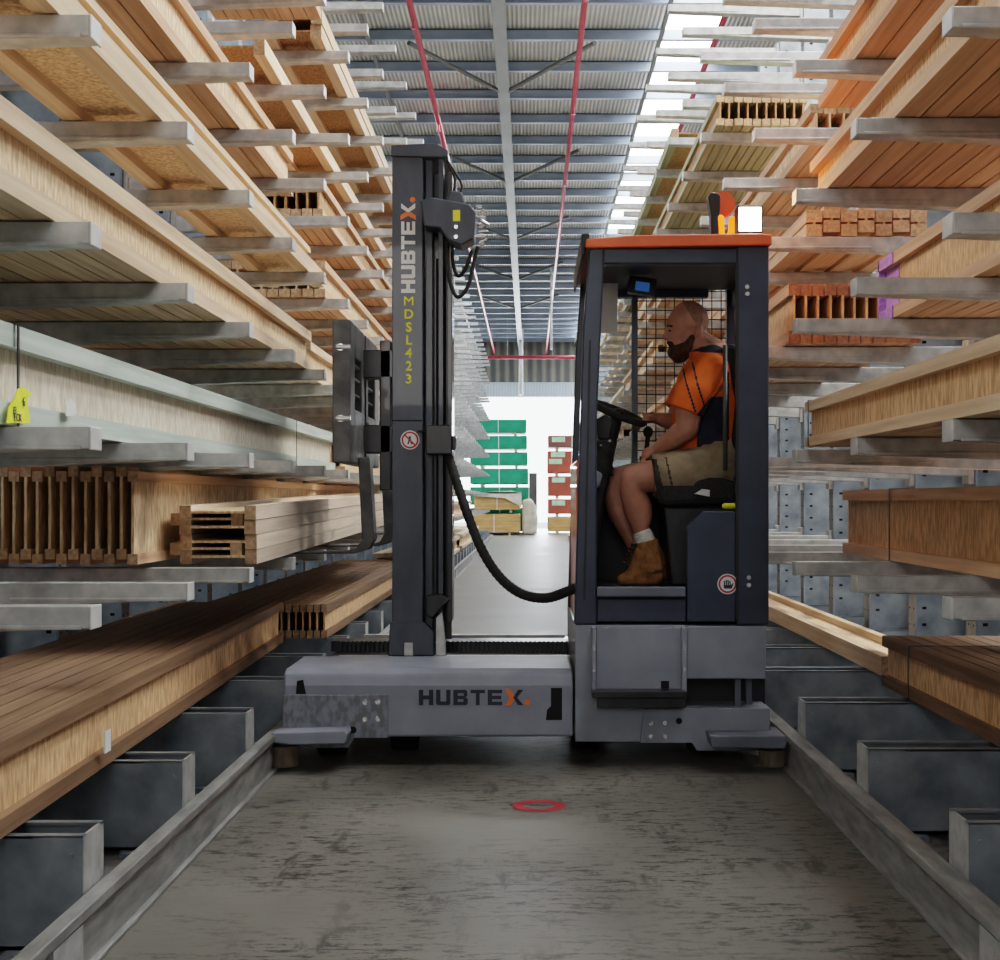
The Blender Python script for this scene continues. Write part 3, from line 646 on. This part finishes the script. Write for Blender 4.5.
# lower cab skin
part('sill', MB().pbox(597,686,587,597,D0-.01,D0+.05), 'grey_dark')
part('lower_panel', MB().pbox(597,686,599,622,D0+.01,D0+.05), 'navy')
part('cab_floor', MB().box(xc(588), xc(764), D0+.05, DB-.07, .70, .782), 'black')
part('side_panel', MB().ppoly([(687,622),(736,622),(736,511),(703,511),(687,527)], D0+.005, D0+.06), 'navy')
part('rear_skirt', MB().box(xc(592), xc(764), DB-.03, DB-.01, .6, 1.36), 'black')
part('front_skirt', MB().box(xc(577), xc(584), D0+.08, DB-.08, .64, 1.38), 'orange_paint', None, .004, 'orange red panel on the mast side of the cab')
def sticker(cx_, cy_, D, r, icon):
    c = P(cx_, cy_, D)
    def disc(mb, q, d, k): mb.prism([(c.x+q*math.cos(t), D-d, c.z+q*math.sin(t)) for t in [2*math.pi*i/28 for i in range(28)]], (0,-.0006,0), k)
    mb = MB(); disc(mb, r*1.12, 0, 2); disc(mb, r*1.0, .0008, 0); disc(mb, r*.80, .0016, 2)
    if icon == 'no':
        mb.prism([(c.x-r*.7+dx, D-.003, c.z+r*.56+dz) for dx, dz in ((0,0),(.13*r,.13*r),(1.38*r,-1.12*r),(1.25*r,-1.25*r))], (0,-.0006,0), 0)
        mb.prism([(c.x+a_*r, D-.0024, c.z+b_*r) for a_, b_ in ((-.15,.45),(.1,.45),(.12,.1),(.3,-.5),(.12,-.5),(0,-.1),(-.15,-.5),(-.32,-.5),(-.15,.05))], (0,-.0006,0), 1)
    else:
        for k in range(4): mb.prism([(c.x+(-.38+.2*k)*r+a_*r, D-.0024, c.z+b_*r) for a_, b_ in ((0,-.1),(.13,-.1),(.10,.5-.1*abs(k-1.5)),(-.05,.48-.1*abs(k-1.5)))], (0,-.0006,0), 1)
        mb.prism([(c.x+a_*r, D-.0024, c.z+b_*r) for a_, b_ in ((-.45,-.1),(.42,-.1),(.6,.15),(.66,.08),(.45,-.5),(-.4,-.5))], (0,-.0006,0), 1)
    o = part('warning_sticker', mb, ['red_ink', 'navy_ink', 'white_ink'], None, 0); return o
sticker(727.5, 584, D0+.004, .041, 'hand')
# wire mesh far side
mb = MB(); g0, g1 = P(636,0,DB).x, P(737,0,DB).x; z0, z1 = 1.36, 2.31
x = g0
while x < g1: mb.box(x, x+.005, DB-.05, DB-.045, z0, z1); x += .049
z = z0
while z < z1: mb.box(g0, g1, DB-.055, DB-.05, z, z+.005); z += .049
part('wire_mesh', mb, 'wire', None, 0)
part('window_post', MB().box(P(631,0,DB).x, P(637,0,DB).x, DB-.06, DB-.02, 1.2, 2.31), 'grey_dark')
part('window_pane', MB().box(xc(600), P(631,0,DB).x, DB-.035, DB-.03, 1.36, 2.31), 'glass', None, 0)
part('windscreen', MB().prism([(xc(588),D0+.07,zc(560)),(xc(588)+.005,D0+.07,zc(560)),(xc(597)+.005,D0+.07,zc(262)),(xc(597),D0+.07,zc(262))], (0,DB-D0-.14,0)), 'glass', None, 0)
part('pane_reflection', MB().prism([P(602,280,7.1),P(618,283,7.1),P(617,333,7.1),P(601,333,7.1)],(0,.004,0)), 'white_ink', None, 0)  # whitish reflection in the pane, made as a thin white sheet
# cab contents
mo = part('monitor', MB().prism([P(630,275,6.8),P(657,279,6.8),P(655,296,6.8),P(628,292,6.8)],(0,.07,0)), 'black', None, .004)
part('screen', MB().prism([P(636,281,6.797),P(650,283,6.797),P(649,292,6.797),P(635,290,6.797)],(0,.002,0)), 'screen', mo, 0)
part('grab_pole', MB().tube([P(725,345,6.55),P(725,470,6.55)], .011), 'steel_brown', None, 0)
part('grab_pole', MB().tube([P(733,345,6.9),P(733,470,6.9)], .011), 'steel_brown', None, 0)
cons = part('console', MB().prism([P(594,478,6.75),P(600,430,6.75),P(612,424,6.75),P(615,448,6.75),P(612,470,6.75),P(604,500,6.75),P(594,585,6.75),P(588,585,6.75)],(0,.45,0)), 'black', None, .012)
part('bellows', MB().tube([P(603,440+4*i,6.72) for i in range(10)], .05, 14, rf=lambda i: .052 if i % 2 else .04), 'rubber', cons, 0)
part('pedal_housing', MB().prism([P(589,466,6.6),P(603,474,6.6),P(600,486,6.6),P(590,494,6.6)],(0,.1,0)), 'grey', None, .01)
part('dial_cluster', MB().prism([P(595,420,6.7),P(606,414,6.7),P(614,420,6.7),P(610,440,6.7),P(598,440,6.7)],(0,.1,0)), 'black', cons, .01)
for q_ in ((601,445),(610,441),(618,440)):
    c = P(q_[0],q_[1],6.68); part('switch_knob', MB().ell(c,(.008,.008,.008)), 'bolt', cons, 0)
# joystick and armrest in front of the driver
part('armrest', MB().prism([P(640,456,6.98),P(690,445,6.98),P(690,452,6.98),P(642,468,6.98)],(0,.1,0)), 'black', None, .01)
part('joystick', MB().tube([P(646,455,7.0),P(648,436,7.0)], .012).ell(P(648,432,7.0),(.025,.022,.03)), 'rubber', None, 0)
# steering wheel : rim seen nearly edge on
wc = P(618,413,6.88); axu = Vector((.91,0,-.40)).normalized(); wn = Vector((.36,-.18,.90)).normalized(); axv = wn.cross(axu).normalized(); axu = axv.cross(wn).normalized()
sw = part('steering_wheel', MB().tube([wc+axu*.135*math.cos(t)+axv*.135*math.sin(t) for t in [2*math.pi*i/36 for i in range(36)]], .017, 10, closed=True), 'rubber', None, 0)
part('spoke', MB().cap(wc-axu*.13, wc+axu*.13, .011, .011).cap(wc, wc+axv*.13, .011, .011).ell(wc, (.035,.035,.025)), 'black', sw, 0)
part('steering_column', MB().cyl(wc, P(606,455,6.9), .028, .04), 'black', sw, 0)
# driver seat
seat = part('driver_seat', MB().prism([P(655,478,6.55),P(668,470,6.55),P(722,478,6.55),P(738,482,6.55),P(738,503,6.55),P(664,506,6.55),P(656,498,6.55)],(0,.5,0)), 'seat', None, .03)
part('backrest', MB().prism([P(736,345,6.6),P(744,352,6.6),P(756,470,6.6),P(736,482,6.6),P(728,478,6.6),P(737,400,6.6),P(724,350,6.6),P(727,342,6.6)],(0,.42,0)), 'seat', seat, .03)
part('seat_pedestal', MB().prism([P(664,507,6.6),P(735,507,6.6),P(730,585,6.6),P(672,585,6.6)],(0,.4,0)), 'mast_dark', seat, .01)
part('seat_lever', MB().cap(P(725,506,6.42),P(738,506,6.42),.014,.014), 'yellow_ink', seat, 0, 'yellow seat lever')
part('buckle', MB().prism([P(694,494,6.52),P(702,489,6.52),P(710,490,6.52),P(710,497,6.52)],(0,.02,0)), 'bolt', seat, .002)
# roof lamps
bk = part('warning_beacon', MB().ppoly([(708,196),(711,192),(718,192),(721,196),(719,232),(721,236),(711,236),(711,215)], 6.5, 6.58), 'black', None, .008)
c = P(721.5,205,6.62); part('beacon_lens', MB().cyl(c-Vector((0,.03,0)), c+Vector((0,.03,0)), .060, n=20), 'orange_paint', bk, .01)
part('beacon_foot', MB().cap(P(721,218,6.5),P(722,236,6.5),.014,.012), 'amber', bk, 0)
wl = part('work_lamp', MB().pbox(737.5,763,205,233,6.36,6.46).pbox(748,753,232,237,6.36,6.44), 'black', None, .008)
part('lamp_lens', MB().pbox(739,761.5,207,231,6.35,6.362), 'lamp_white', wl, .004)
part('amber_lamp', MB().cyl(P(737,236,6.6), P(737,218,6.6), .045, .038, n=18), 'amber', None, .004, 'glowing amber beacon beside the white work lamp')

# ---- mast
MD = 6.9
mz0, mz1 = .40, P(0,147,MD).z
xm = lambda x_: P(x_, 0, MD).x
mast = part('mast', MB().box(xm(392), xm(423), MD, MD+.16, mz0, mz1-.02), 'mast', None, .005)
part('mast_foot', MB().ppoly([(390,622),(424,622),(434,632),(434,656),(388,656)], MD-.01, MD+.2), 'mast', mast, .005)
part('inner_profile', MB().box(xm(425), xm(432), MD+.05, MD+.14, .55, mz1-.03).box(xm(438), xm(443), MD+.02, MD+.14, .55, mz1-.03), 'mast', mast, .003)
part('lift_cylinder', MB().cyl((xm(434.5),MD+.08,.5), (xm(434.5),MD+.08,2.4), .026, n=18).cyl((xm(446),MD+.10,.6), (xm(446),MD+.10,2.6), .024, n=18), 'mast_dark', mast, 0)
part('rear_profile', MB().box(xm(447), xm(452), MD+.02, MD+.2, .6, mz1-.12).box(xm(424), xm(450), MD+.15, MD+.17, .5, mz1-.1), 'mast_dark', mast, .003)
part('mast', MB().box(-.74, -.455, MD+.95, MD+1.1, mz0, mz1-.02), 'mast', None, .005)
part('mast_head', MB().ppoly([(391,145),(436,143),(448,150),(448,157),(391,156)], MD-.02, MD+1.12), 'mast', mast, .004)
part('joint_line', MB().pbox(392,423,420,421,MD-.0015,MD), 'hole', mast, 0)
part('cross_member', MB().box(xm(398), xm(430), MD+.14, MD+.96, 1.2, 1.35).box(xm(398), xm(430), MD+.14, MD+.96, 2.2, 2.32), 'mast_dark', mast, .006)
a = P(415.2, 293, MD)
Hm = 14/203
hubtex((a.x, MD-.001, a.z), (0,0,1), (-1,0,0), Hm, 14.6/203, ['white_ink', 'orange_vivid'], mast)
for i, ch in enumerate('MDSL423'):
    text_obj(ch, .064, 'yellow_ink', P(408.7, 301.5+i*13.0, MD-.0015), mast, bold=0 if ch == 'M' else .0014, sx=1.12 if ch == 'M' else 1.0)
o = sticker(410, 440, MD-.001, .042, 'no')
part('clamp_bracket', MB().pbox(426,452,425,454,MD-.05,MD+.1).pbox(452,456,436,450,MD-.04,MD+.05).pbox(417,428,430,432,MD-.03,MD), 'mast_dark', None, .008)
# winch head on the right of the mast
hd = part('valve_head', MB().ppoly([(420,200),(432,197),(470,204),(476,212),(474,238),(462,245),(448,240),(440,228),(424,226)], MD-.08, MD+.1).ppoly([(444,204),(450,190),(462,192),(466,206)], MD-.04, MD+.0), 'mast', None, .008)
part('yellow_sticker', MB().pbox(453,460,210,221,MD-.082,MD-.079), 'yellow_ink', hd, 0)
for q_ in ((456,227),(456,237)):
    c = P(*q_, MD-.08); part('bolt', MB().cyl(c, c-Vector((0,.008,0)), .010, n=8), 'bolt', hd, 0)
random.seed(3)
for i in range(9):
    c = P(476+random.uniform(0,9), 207+i*5, MD-.04+random.uniform(0,.06)); d_ = Vector((random.uniform(.01,.035), 0, random.uniform(-.02,.02)))
    part('hydraulic_fitting', MB().cyl(c-d_*.5, c+d_, .010, .007, n=8), 'bolt', hd, 0)
def spline(pts, n=8):
    pts = [Vector(p) for p in pts]; out = []
    q_ = [pts[0]*2-pts[1]]+pts+[pts[-1]*2-pts[-2]]
    for i in range(1, len(q_)-2):
        for j in range(n):
            t = j/n; a_, b_, c_, d_ = q_[i-1], q_[i], q_[i+1], q_[i+2]
            out.append(.5*((2*b_)+(c_-a_)*t+(2*a_-5*b_+4*c_-d_)*t*t+(-a_+3*b_-3*c_+d_)*t**3))
    return out+[pts[-1]]
part('hydraulic_hose', MB().tube(spline([P(447,240,MD-.02),P(447,262,MD-.02),P(451,285,MD-.02),P(458,297,MD-.02),P(468,286,MD-.02),P(474,262,MD-.02),P(478,246,MD-.02)]), .010), 'rubber', None, 0)
part('hydraulic_hose', MB().tube(spline([P(452,242,MD+.02),P(453,262,MD+.02),P(458,276,MD+.02),P(466,268,MD),P(472,250,MD)]), .009), 'rubber', None, 0)
part('cable', MB().tube(spline([P(449,165,MD),P(455,180,MD),P(453,200,MD),P(462,186,MD),P(447,160,MD)]), .006), 'rubber', None, 0)
hp = spline([P(447,452,6.95),P(456,480,6.9),P(466,510,6.85),P(480,546,6.8),P(498,575,6.75),P(520,593,6.7),P(545,598,6.6),P(566,592,6.5),P(580,586,6.5)], 12)
part('main_hose', MB().tube(hp, .024, 12, rf=lambda i: .0255 if i % 2 else .022), 'rubber', None, 0, 'thick black ribbed hose from mast to cab')
part('hose_bracket', MB().ppoly([(426,596),(440,594),(450,600),(444,605),(432,618),(426,615)], MD-.03, MD+.05), 'mast_dark', None, .005)
part('foot_bracket', MB().ppoly([(436,618),(442,612),(445,640),(446,656),(436,656)], MD-.03, MD+.02), 'galv', None, .003)
part('bracket', MB().ppoly([(404,643),(413,643),(413,656),(404,656)], MD-.03, MD-.01), 'galv', None, .003)
# ---- fork carriage
cx0, cx1 = -.975, -.885
z0_, z1_ = 1.385, 2.09
mb = MB()
def plate(mb, d0, d1, slot0, slot1):
    # side plate facing the aisle with a window of slots
    mb.box(cx0, cx1, d0, slot0, z0_, z1_); mb.box(cx0, cx1, slot1, d1, z0_, z1_)
    mb.box(cx0, cx1, slot0, slot1, z0_, 1.66); mb.box(cx0, cx1, slot0, slot1, 1.92, z1_)
    for zz in (1.73, 1.81, 1.88): mb.box(cx0+.02, cx1-.01, slot0, slot1, zz, zz+.018)
plate(mb, 6.9, 7.5, 7.08, 7.38); plate(mb, 7.56, 8.2, 7.66, 8.0)
car = part('fork_carriage', mb, 'carriage', None, .008)
part('carriage_bar', MB().box(-.9, xm(398), 7.45, 7.6, 1.45, 1.6).box(-.9, xm(398), 7.45, 7.6, 1.85, 2.0).box(-.80, -.74, 7.45, 7.7, 1.25, 2.05), 'mast_dark', car, .006)
for zz in (1.95, 1.60):
    part('pin', MB().cyl((-.93,6.86,zz), (-.93,6.9,zz), .018, n=12).cyl((-.95,6.86,zz), (-.88,6.86,zz), .012, n=10), 'bolt', car, 0)
def fork(d):
    mb = MB(); pr = [(-.885,1.42),(-.825,1.42),(-.805,1.08),(-.800,1.0),(-.83,.945),(-.90,.925),(-1.95,.912),(-1.95,.925),(-.95,.937),(-.89,.955),(-.865,1.0)]
    # shank and blade as one bent bar
    mb.prism([(x_, d, z_) for x_, z_ in pr], (0, .13, 0)); return part('fork', mb, 'carriage', None, .006)
fork(7.2); fork(8.30)
bpy.context.view_layer.update()

# ------------------------------------------------------------------ the driver
def solid(name, mb, mats, parent, vox=.007, smooth=6, pick=None, fac=.6):
    o = mb.build('tmp', [mats[0]], loc=wloc(parent))
    r = o.modifiers.new('r', 'REMESH'); r.mode = 'VOXEL'; r.voxel_size = vox; r.use_smooth_shade = True
    s = o.modifiers.new('s', 'SMOOTH'); s.iterations = smooth; s.factor = fac
    dg = bpy.context.evaluated_depsgraph_get(); dg.update()
    me = bpy.data.meshes.new_from_object(o.evaluated_get(dg)); org = o.location.copy()
    bpy.data.objects.remove(o); me.materials.clear()
    for m_ in mats: me.materials.append(M[m_])
    n = len(me.polygons); idx = [0]*n
    if pick:
        for p in me.polygons:
            c = p.center+org; idx[p.index] = pick(CX+c.x*F/c.y, CY-(c.z-CH)*F/c.y, c.y)
    me.polygons.foreach_set('material_index', idx); me.polygons.foreach_set('use_smooth', [True]*n); me.update()
    q = bpy.data.objects.new(name, me); COL.objects.link(q); q.parent = parent; return q
man = empty('person', P(710,478,6.8), 'seated bearded man in orange and navy polo, khaki shorts and tan boots driving', 'person')
NR, MI, FR_ = 6.66, 6.80, 6.94
B = MB()
# skull, face, neck (profile facing left, chin tucked)
ry = Matrix.Rotation(math.radians(-22), 3, 'Y')
B.ell(P(689,321,MI), (.098,.076,.098)); B.ell(P(683,327,MI), (.078,.066,.092), ry)
B.ell(P(676,332,MI), (.050,.052,.070), ry); B.ell(P(680,345,MI), (.056,.048,.050), ry)
B.cap(P(671,325,MI-.03), P(671,325,MI+.03), .016, .016)          # brow
B.cap(P(669.5,328,MI), P(664.8,336.5,MI), .009, .013); B.ell(P(666.5,338,MI), (.015,.018,.010)); B.cap(P(670.5,343,MI-.018), P(670.5,343,MI+.018), .016, .016)
B.cap(P(690,338,MI), P(716,356,MI), .068, .078)
B.ell(P(698.5,331,MI-.082), (.022,.014,.034), Matrix.Rotation(.3,3,'Y')); B.ell(P(698,331,MI+.078), (.020,.011,.032))
# trunk
B.cap(P(716,375,MI-.07), P(716,375,MI+.07), .115, .115); B.cap(P(713,455,MI-.07), P(713,455,MI+.07), .12, .12)
B.cap(P(715,385,MI), P(712,450,MI), .15, .16)
# arms
def limb(B, *pr):
    for (a, ra), (c, rc) in zip(pr[:-1], pr[1:]): B.cap(a, c, ra, rc)
limb(B, (P(711,372,MI-.19), .064), (P(690,403,MI-.23), .064), (P(687,428,MI-.21), .056), (P(671,440,MI-.16), .047), (P(656,450,MI-.11), .031))
limb(B, (P(709,373,MI+.17), .062), (P(682,405,MI+.20), .056), (P(674,422,MI+.17), .046), (P(664,420,MI+.14), .038), (P(656,418,MI+.12), .029))
# hands: palm + fingers
def hand(B, wr, kn, side, drop, n=4, th=None):
    wr, kn = Vector(wr), Vector(kn); B.cap(wr, kn, .024, .024); B.cap(wr+side*.012, kn+side*.026, .020, .016); B.cap(wr-side*.012, kn-side*.026, .020, .016)
    f = (kn-wr).normalized()
    for i, l in zip(range(4), (.85, 1.0, .93, .72)):
        b0 = kn+side*(-.030+.020*i); b1 = b0+(f*.6+drop*.4).normalized()*.034*l; b2 = b1+(f*.05+drop).normalized()*.026*l; b3 = b2+(drop-f*.55).normalized()*.018*l
        B.cap(b0, b1, .0095, .009); B.cap(b1, b2, .009, .0083); B.cap(b2, b3, .0083, .0075)
    if th is not None:
        t0 = wr+(kn-wr)*.3-side*.02; t1 = t0+th*.035+f*.015; B.cap(t0, t1, .012, .011); B.cap(t1, t1+th*.012+f*.026, .010, .008)
hand(B, P(655,450,MI-.11), P(646,456,MI-.10), Vector((0,1,0)), Vector((-.3,0,-1)), th=Vector((-.2,.3,.6)))
hand(B, P(655,418,MI+.12), P(647,419,MI+.10), Vector((0,-1,0)), Vector((-.5,0,-.9)), th=Vector((-.3,-.2,.6)))
# legs
limb(B, (P(716,468,MI-.11), .10), (P(680,474,MI-.15), .090), (P(652,476,MI-.155), .078), (P(634,479,MI-.15), .068), (P(632,490,MI-.15), .062), (P(636,508,MI-.14), .060), (P(641,530,MI-.13), .042), (P(644,553,MI-.13), .038))
B.ell(P(641,512,MI-.14), (.055,.052,.10))
limb(B, (P(716,468,MI+.11), .10), (P(655,474,MI+.14), .085), (P(616,480,MI+.12), .064), (P(613,491,MI+.12), .058), (P(619,512,MI+.11), .056), (P(632,540,MI+.09), .040), (P(642,560,MI+.09), .038))

def skinpick(x, y, d):
    # shaved hair on the crown and the back of the head
    if y < 352 and x > 660:
        hl = 684+max(0,(y-303))*.35
        if (x-699)**2+(y-331)**2 < 40 and abs(d-MI) > .06: return 0
        if x > 681+(y-300)*.62 and y < 343: return 1
    return 0
solid('body', B, ['skin', 'stubble'], man, .0052, 5, skinpick)
# beard
B = MB()
B.cap(P(692,338,MI-.065), P(687,347,MI-.055), .017, .026); B.cap(P(692,338,MI+.065), P(687,347,MI+.055), .017, .026)
B.cap(P(687,347,MI-.052), P(676,352,MI-.030), .028, .034); B.cap(P(687,347,MI+.052), P(676,352,MI+.030), .028, .034)
B.ell(P(677,352,MI), (.048,.052,.042)); B.ell(P(681,357,MI), (.045,.042,.028), ry); B.cap(P(668.5,342.6,MI-.022), P(668.5,342.6,MI+.022), .010, .010)
B.cap(P(671,344,MI-.028), P(673,351,MI-.03), .014, .018); B.cap(P(671,344,MI+.028), P(673,351,MI+.03), .014, .018)
solid('beard', B, ['beard'], man, .005, 3)
mb = MB()
for s_ in (-1, 1): mb.ell(P(669.8,330.8,MI+.034*s_), (.007,.010,.0045))
mb.build('eye', 'eye', man)
mb = MB()
for s_ in (-1, 1): mb.tube([P(667.3,326.5,MI+.014*s_), P(668.2,325.4,MI+.036*s_), P(672,326.3,MI+.054*s_)], .0055, 6)
mb.build('eyebrow', 'beard', man)
mb = MB().cap(P(665.8,345.6,MI-.014), P(665.8,345.6,MI+.014), .006, .006); mb.build('lips', 'lip', man)
# polo shirt
B = MB()
B.cap(P(716,375,MI-.075), P(716,375,MI+.075), .130, .130); B.cap(P(714,452,MI-.08), P(714,452,MI+.08), .132, .132)
B.cap(P(712,388,MI), P(708,446,MI), .178, .185); B.cap(P(712,361,MI-.05), P(712,361,MI+.05), .080, .080)
B.cap(P(703,353,MI), P(718,362,MI), .076, .088)
B.cap(P(726,390,MI-.05), P(726,390,MI+.05), .10, .10); B.cap(P(726,440,MI-.05), P(726,440,MI+.05), .10, .10)
limb(B, (P(712,370,MI-.17), .086), (P(694,392,MI-.225), .087)); limb(B, (P(709,371,MI+.16), .082), (P(686,394,MI+.20), .078))
a, c = P(694,392,MI-.225), P(686,411,MI-.22); B.cyl(a, c, .087, .083, n=20)
a, c = P(686,394,MI+.20), P(678,410,MI+.19); B.cyl(a, c, .078, .074, n=20)
def shirtpick(x, y, d):
    if y < 352+(x-700)*.05 and y > 340: return 1                      # collar
    for k, w in ((0,1.5),(11,1.5)):                                    # two curved piping lines on the near sleeve and chest
        xx = 682+k+ (y-365)*.24 + max(0,(y-385))*.08
        if 362 < y < 412 and d < MI-.03 and abs(x-xx) < w*.62: return 1
    if 350 < y < 372 and abs(x-(723+(y-350)*.15)) < 1.0 and d < MI: return 1
    if d < MI-.02 and x > 697 and x < 723 and y > 397+max(0,(711-x))*1.25: return 1   # navy side panel
    if d < MI-.02 and x >= 723 and x < 729 and y > 372: return 1
    if d >= MI-.02 and y > 425: return 1
    return 0
solid('polo_shirt', B, ['hi_vis', 'navy_cloth'], man, .0055, 4, shirtpick)
# shorts
B = MB()
limb(B, (P(716,468,MI-.11), .125), (P(688,473,MI-.15), .115)); a, c = P(690,473,MI-.15), P(652,476,MI-.155); B.cyl(a, c, .118, .107, n=24)
limb(B, (P(716,468,MI+.11), .125), (P(690,473,MI+.14), .112)); a, c = P(690,473,MI+.14), P(655,475,MI+.14); B.cyl(a, c, .112, .10, n=24)
B.cap(P(716,460,MI-.09), P(716,460,MI+.09), .142, .142); B.cap(P(722,474,MI-.09), P(722,474,MI+.09), .10, .10)
def shortpick(x, y, d):
    if d < MI-.02:
        xx = 653+(y-458)*.22
        if abs(x-xx) < 3.4 and y > 459: return 1
        if abs(x-(666+(y-458)*.22)) < .9 and y > 457: return 1
    return 0
solid('shorts', B, ['khaki', 'dark_cloth'], man, .006, 4, shortpick)
# socks and boots
def boot(ax, ay, d, toe, heel, near):
    B = MB(); B.cap(P(ax-1,ay-4,d), P(ax+1,ay+2,d), .050, .052)
    solid('sock', B, ['sock'], man, .005, 2)
    B = MB(); a = P(ax+1,ay+1,d); B.cyl(a, P(heel[0]-8,heel[1]-14,d), .062, .058, n=24); B.ell(P(heel[0]-9,heel[1]-9,d), (.060,.045,.045))
    B.cap(P(heel[0]-12,heel[1]-18,d), P(toe[0]+10,toe[1]-9,d), .054, .042); B.ell(P(toe[0]+8,toe[1]-7.5,d), (.055,.047,.036)); B.ell(P((toe[0]+heel[0])/2,toe[1]-7,d), (.08,.043,.035))
    B.cap(P(ax-2,ay+14,d), P(toe[0]+15,toe[1]-12,d), .056, .042); B.cap(P(ax+2,ay+26,d), P(heel[0]-10,heel[1]-12,d), .058, .05)
    o = solid('boot', B, ['boot', 'sole'], man, .0055, 3, lambda x, y, q_: 1 if y > toe[1]-3.2 else 0)
    mb = MB()
    for i in range(6):
        cx_, cy_ = ax-11.5-i*1.7, ay+4+i*3.6
        mb.cap(P(cx_+4,cy_,d-.046), P(cx_-1,cy_+2.2,d-.004), .0045, .0045); mb.cap(P(cx_+4,cy_+2.4,d-.046), P(cx_-1,cy_,d-.004), .0045, .0045)
    mb.build('laces', 'lace', o)
boot(644, 540, MI-.13, (620,587), (660,586), True)
boot(646, 548, MI+.09, (634,582), (668,581), False)

# ------------------------------------------------------------------ light and camera
w = bpy.data.worlds.new('sky'); SC.world = w; w.use_nodes = True
bg = w.node_tree.nodes['Background']; bg.inputs['Color'].default_value = (.90,.95,1.0,1); bg.inputs['Strength'].default_value = 4.0
def area(name, loc, to, size, size_y, power, color=(1,1,1), spread=math.pi):
    l = bpy.data.lights.new(name, 'AREA'); l.shape = 'RECTANGLE'; l.size = size; l.size_y = size_y; l.energy = power; l.color = color; l.spread = spread
    o = bpy.data.objects.new(name, l); COL.objects.link(o); o.location = loc
    o.rotation_euler = (Vector(to)-Vector(loc)).to_track_quat('-Z', 'Y').to_euler(); return o
area('roof_daylight_right', (2.7,8,7.6), (-1.5,8,1.2), 1.0, 11, 760, (1,.96,.90))
area('roof_daylight_far', (.6,24,7.3), (0,24,0), 2.5, 18, 900, (.95,.98,1))
area('front_fill', (-.9,-4,3.4), (-.5,6,1.4), 2.2, 2.0, 85, (1,.96,.92))  # added fill from behind the camera, no real source there
for i_, y_ in enumerate((6, 18, 32, 46)):
    area('ceiling_fill', (0,y_,5.9), (0,y_,9), 4.5, 8, 48, (1,.98,.94))  # added upward fills to brighten the roof, no fixtures here
area('door_daylight', (0,WY-.5,3), (0,20,0), 6, 5, 1600, (.88,.94,1))
pl_ = bpy.data.lights.new('beacon_light', 'POINT'); pl_.energy = 7; pl_.color = (1,.35,.08); pl_.shadow_soft_size = .06
o = bpy.data.objects.new('beacon_light', pl_); COL.objects.link(o); o.location = P(748,222,6.62)+Vector((.0,.12,.12))

cam = bpy.data.cameras.new('camera'); cam.sensor_width = 36; cam.lens = F*36/1000; cam.sensor_fit = 'HORIZONTAL'
cam.shift_x = -(CX-500)/1000; cam.shift_y = (CY-480)/1000; cam.clip_start = .05; cam.clip_end = 300
co = bpy.data.objects.new('camera', cam); COL.objects.link(co); co.location = (0,0,CH); co.rotation_euler = (math.pi/2,0,0); SC.camera = co
SC.view_settings.view_transform = 'Filmic'; SC.view_settings.look = 'Medium High Contrast'; SC.view_settings.exposure = .36
SC.cycles.max_bounces = 6; SC.cycles.diffuse_bounces = 4
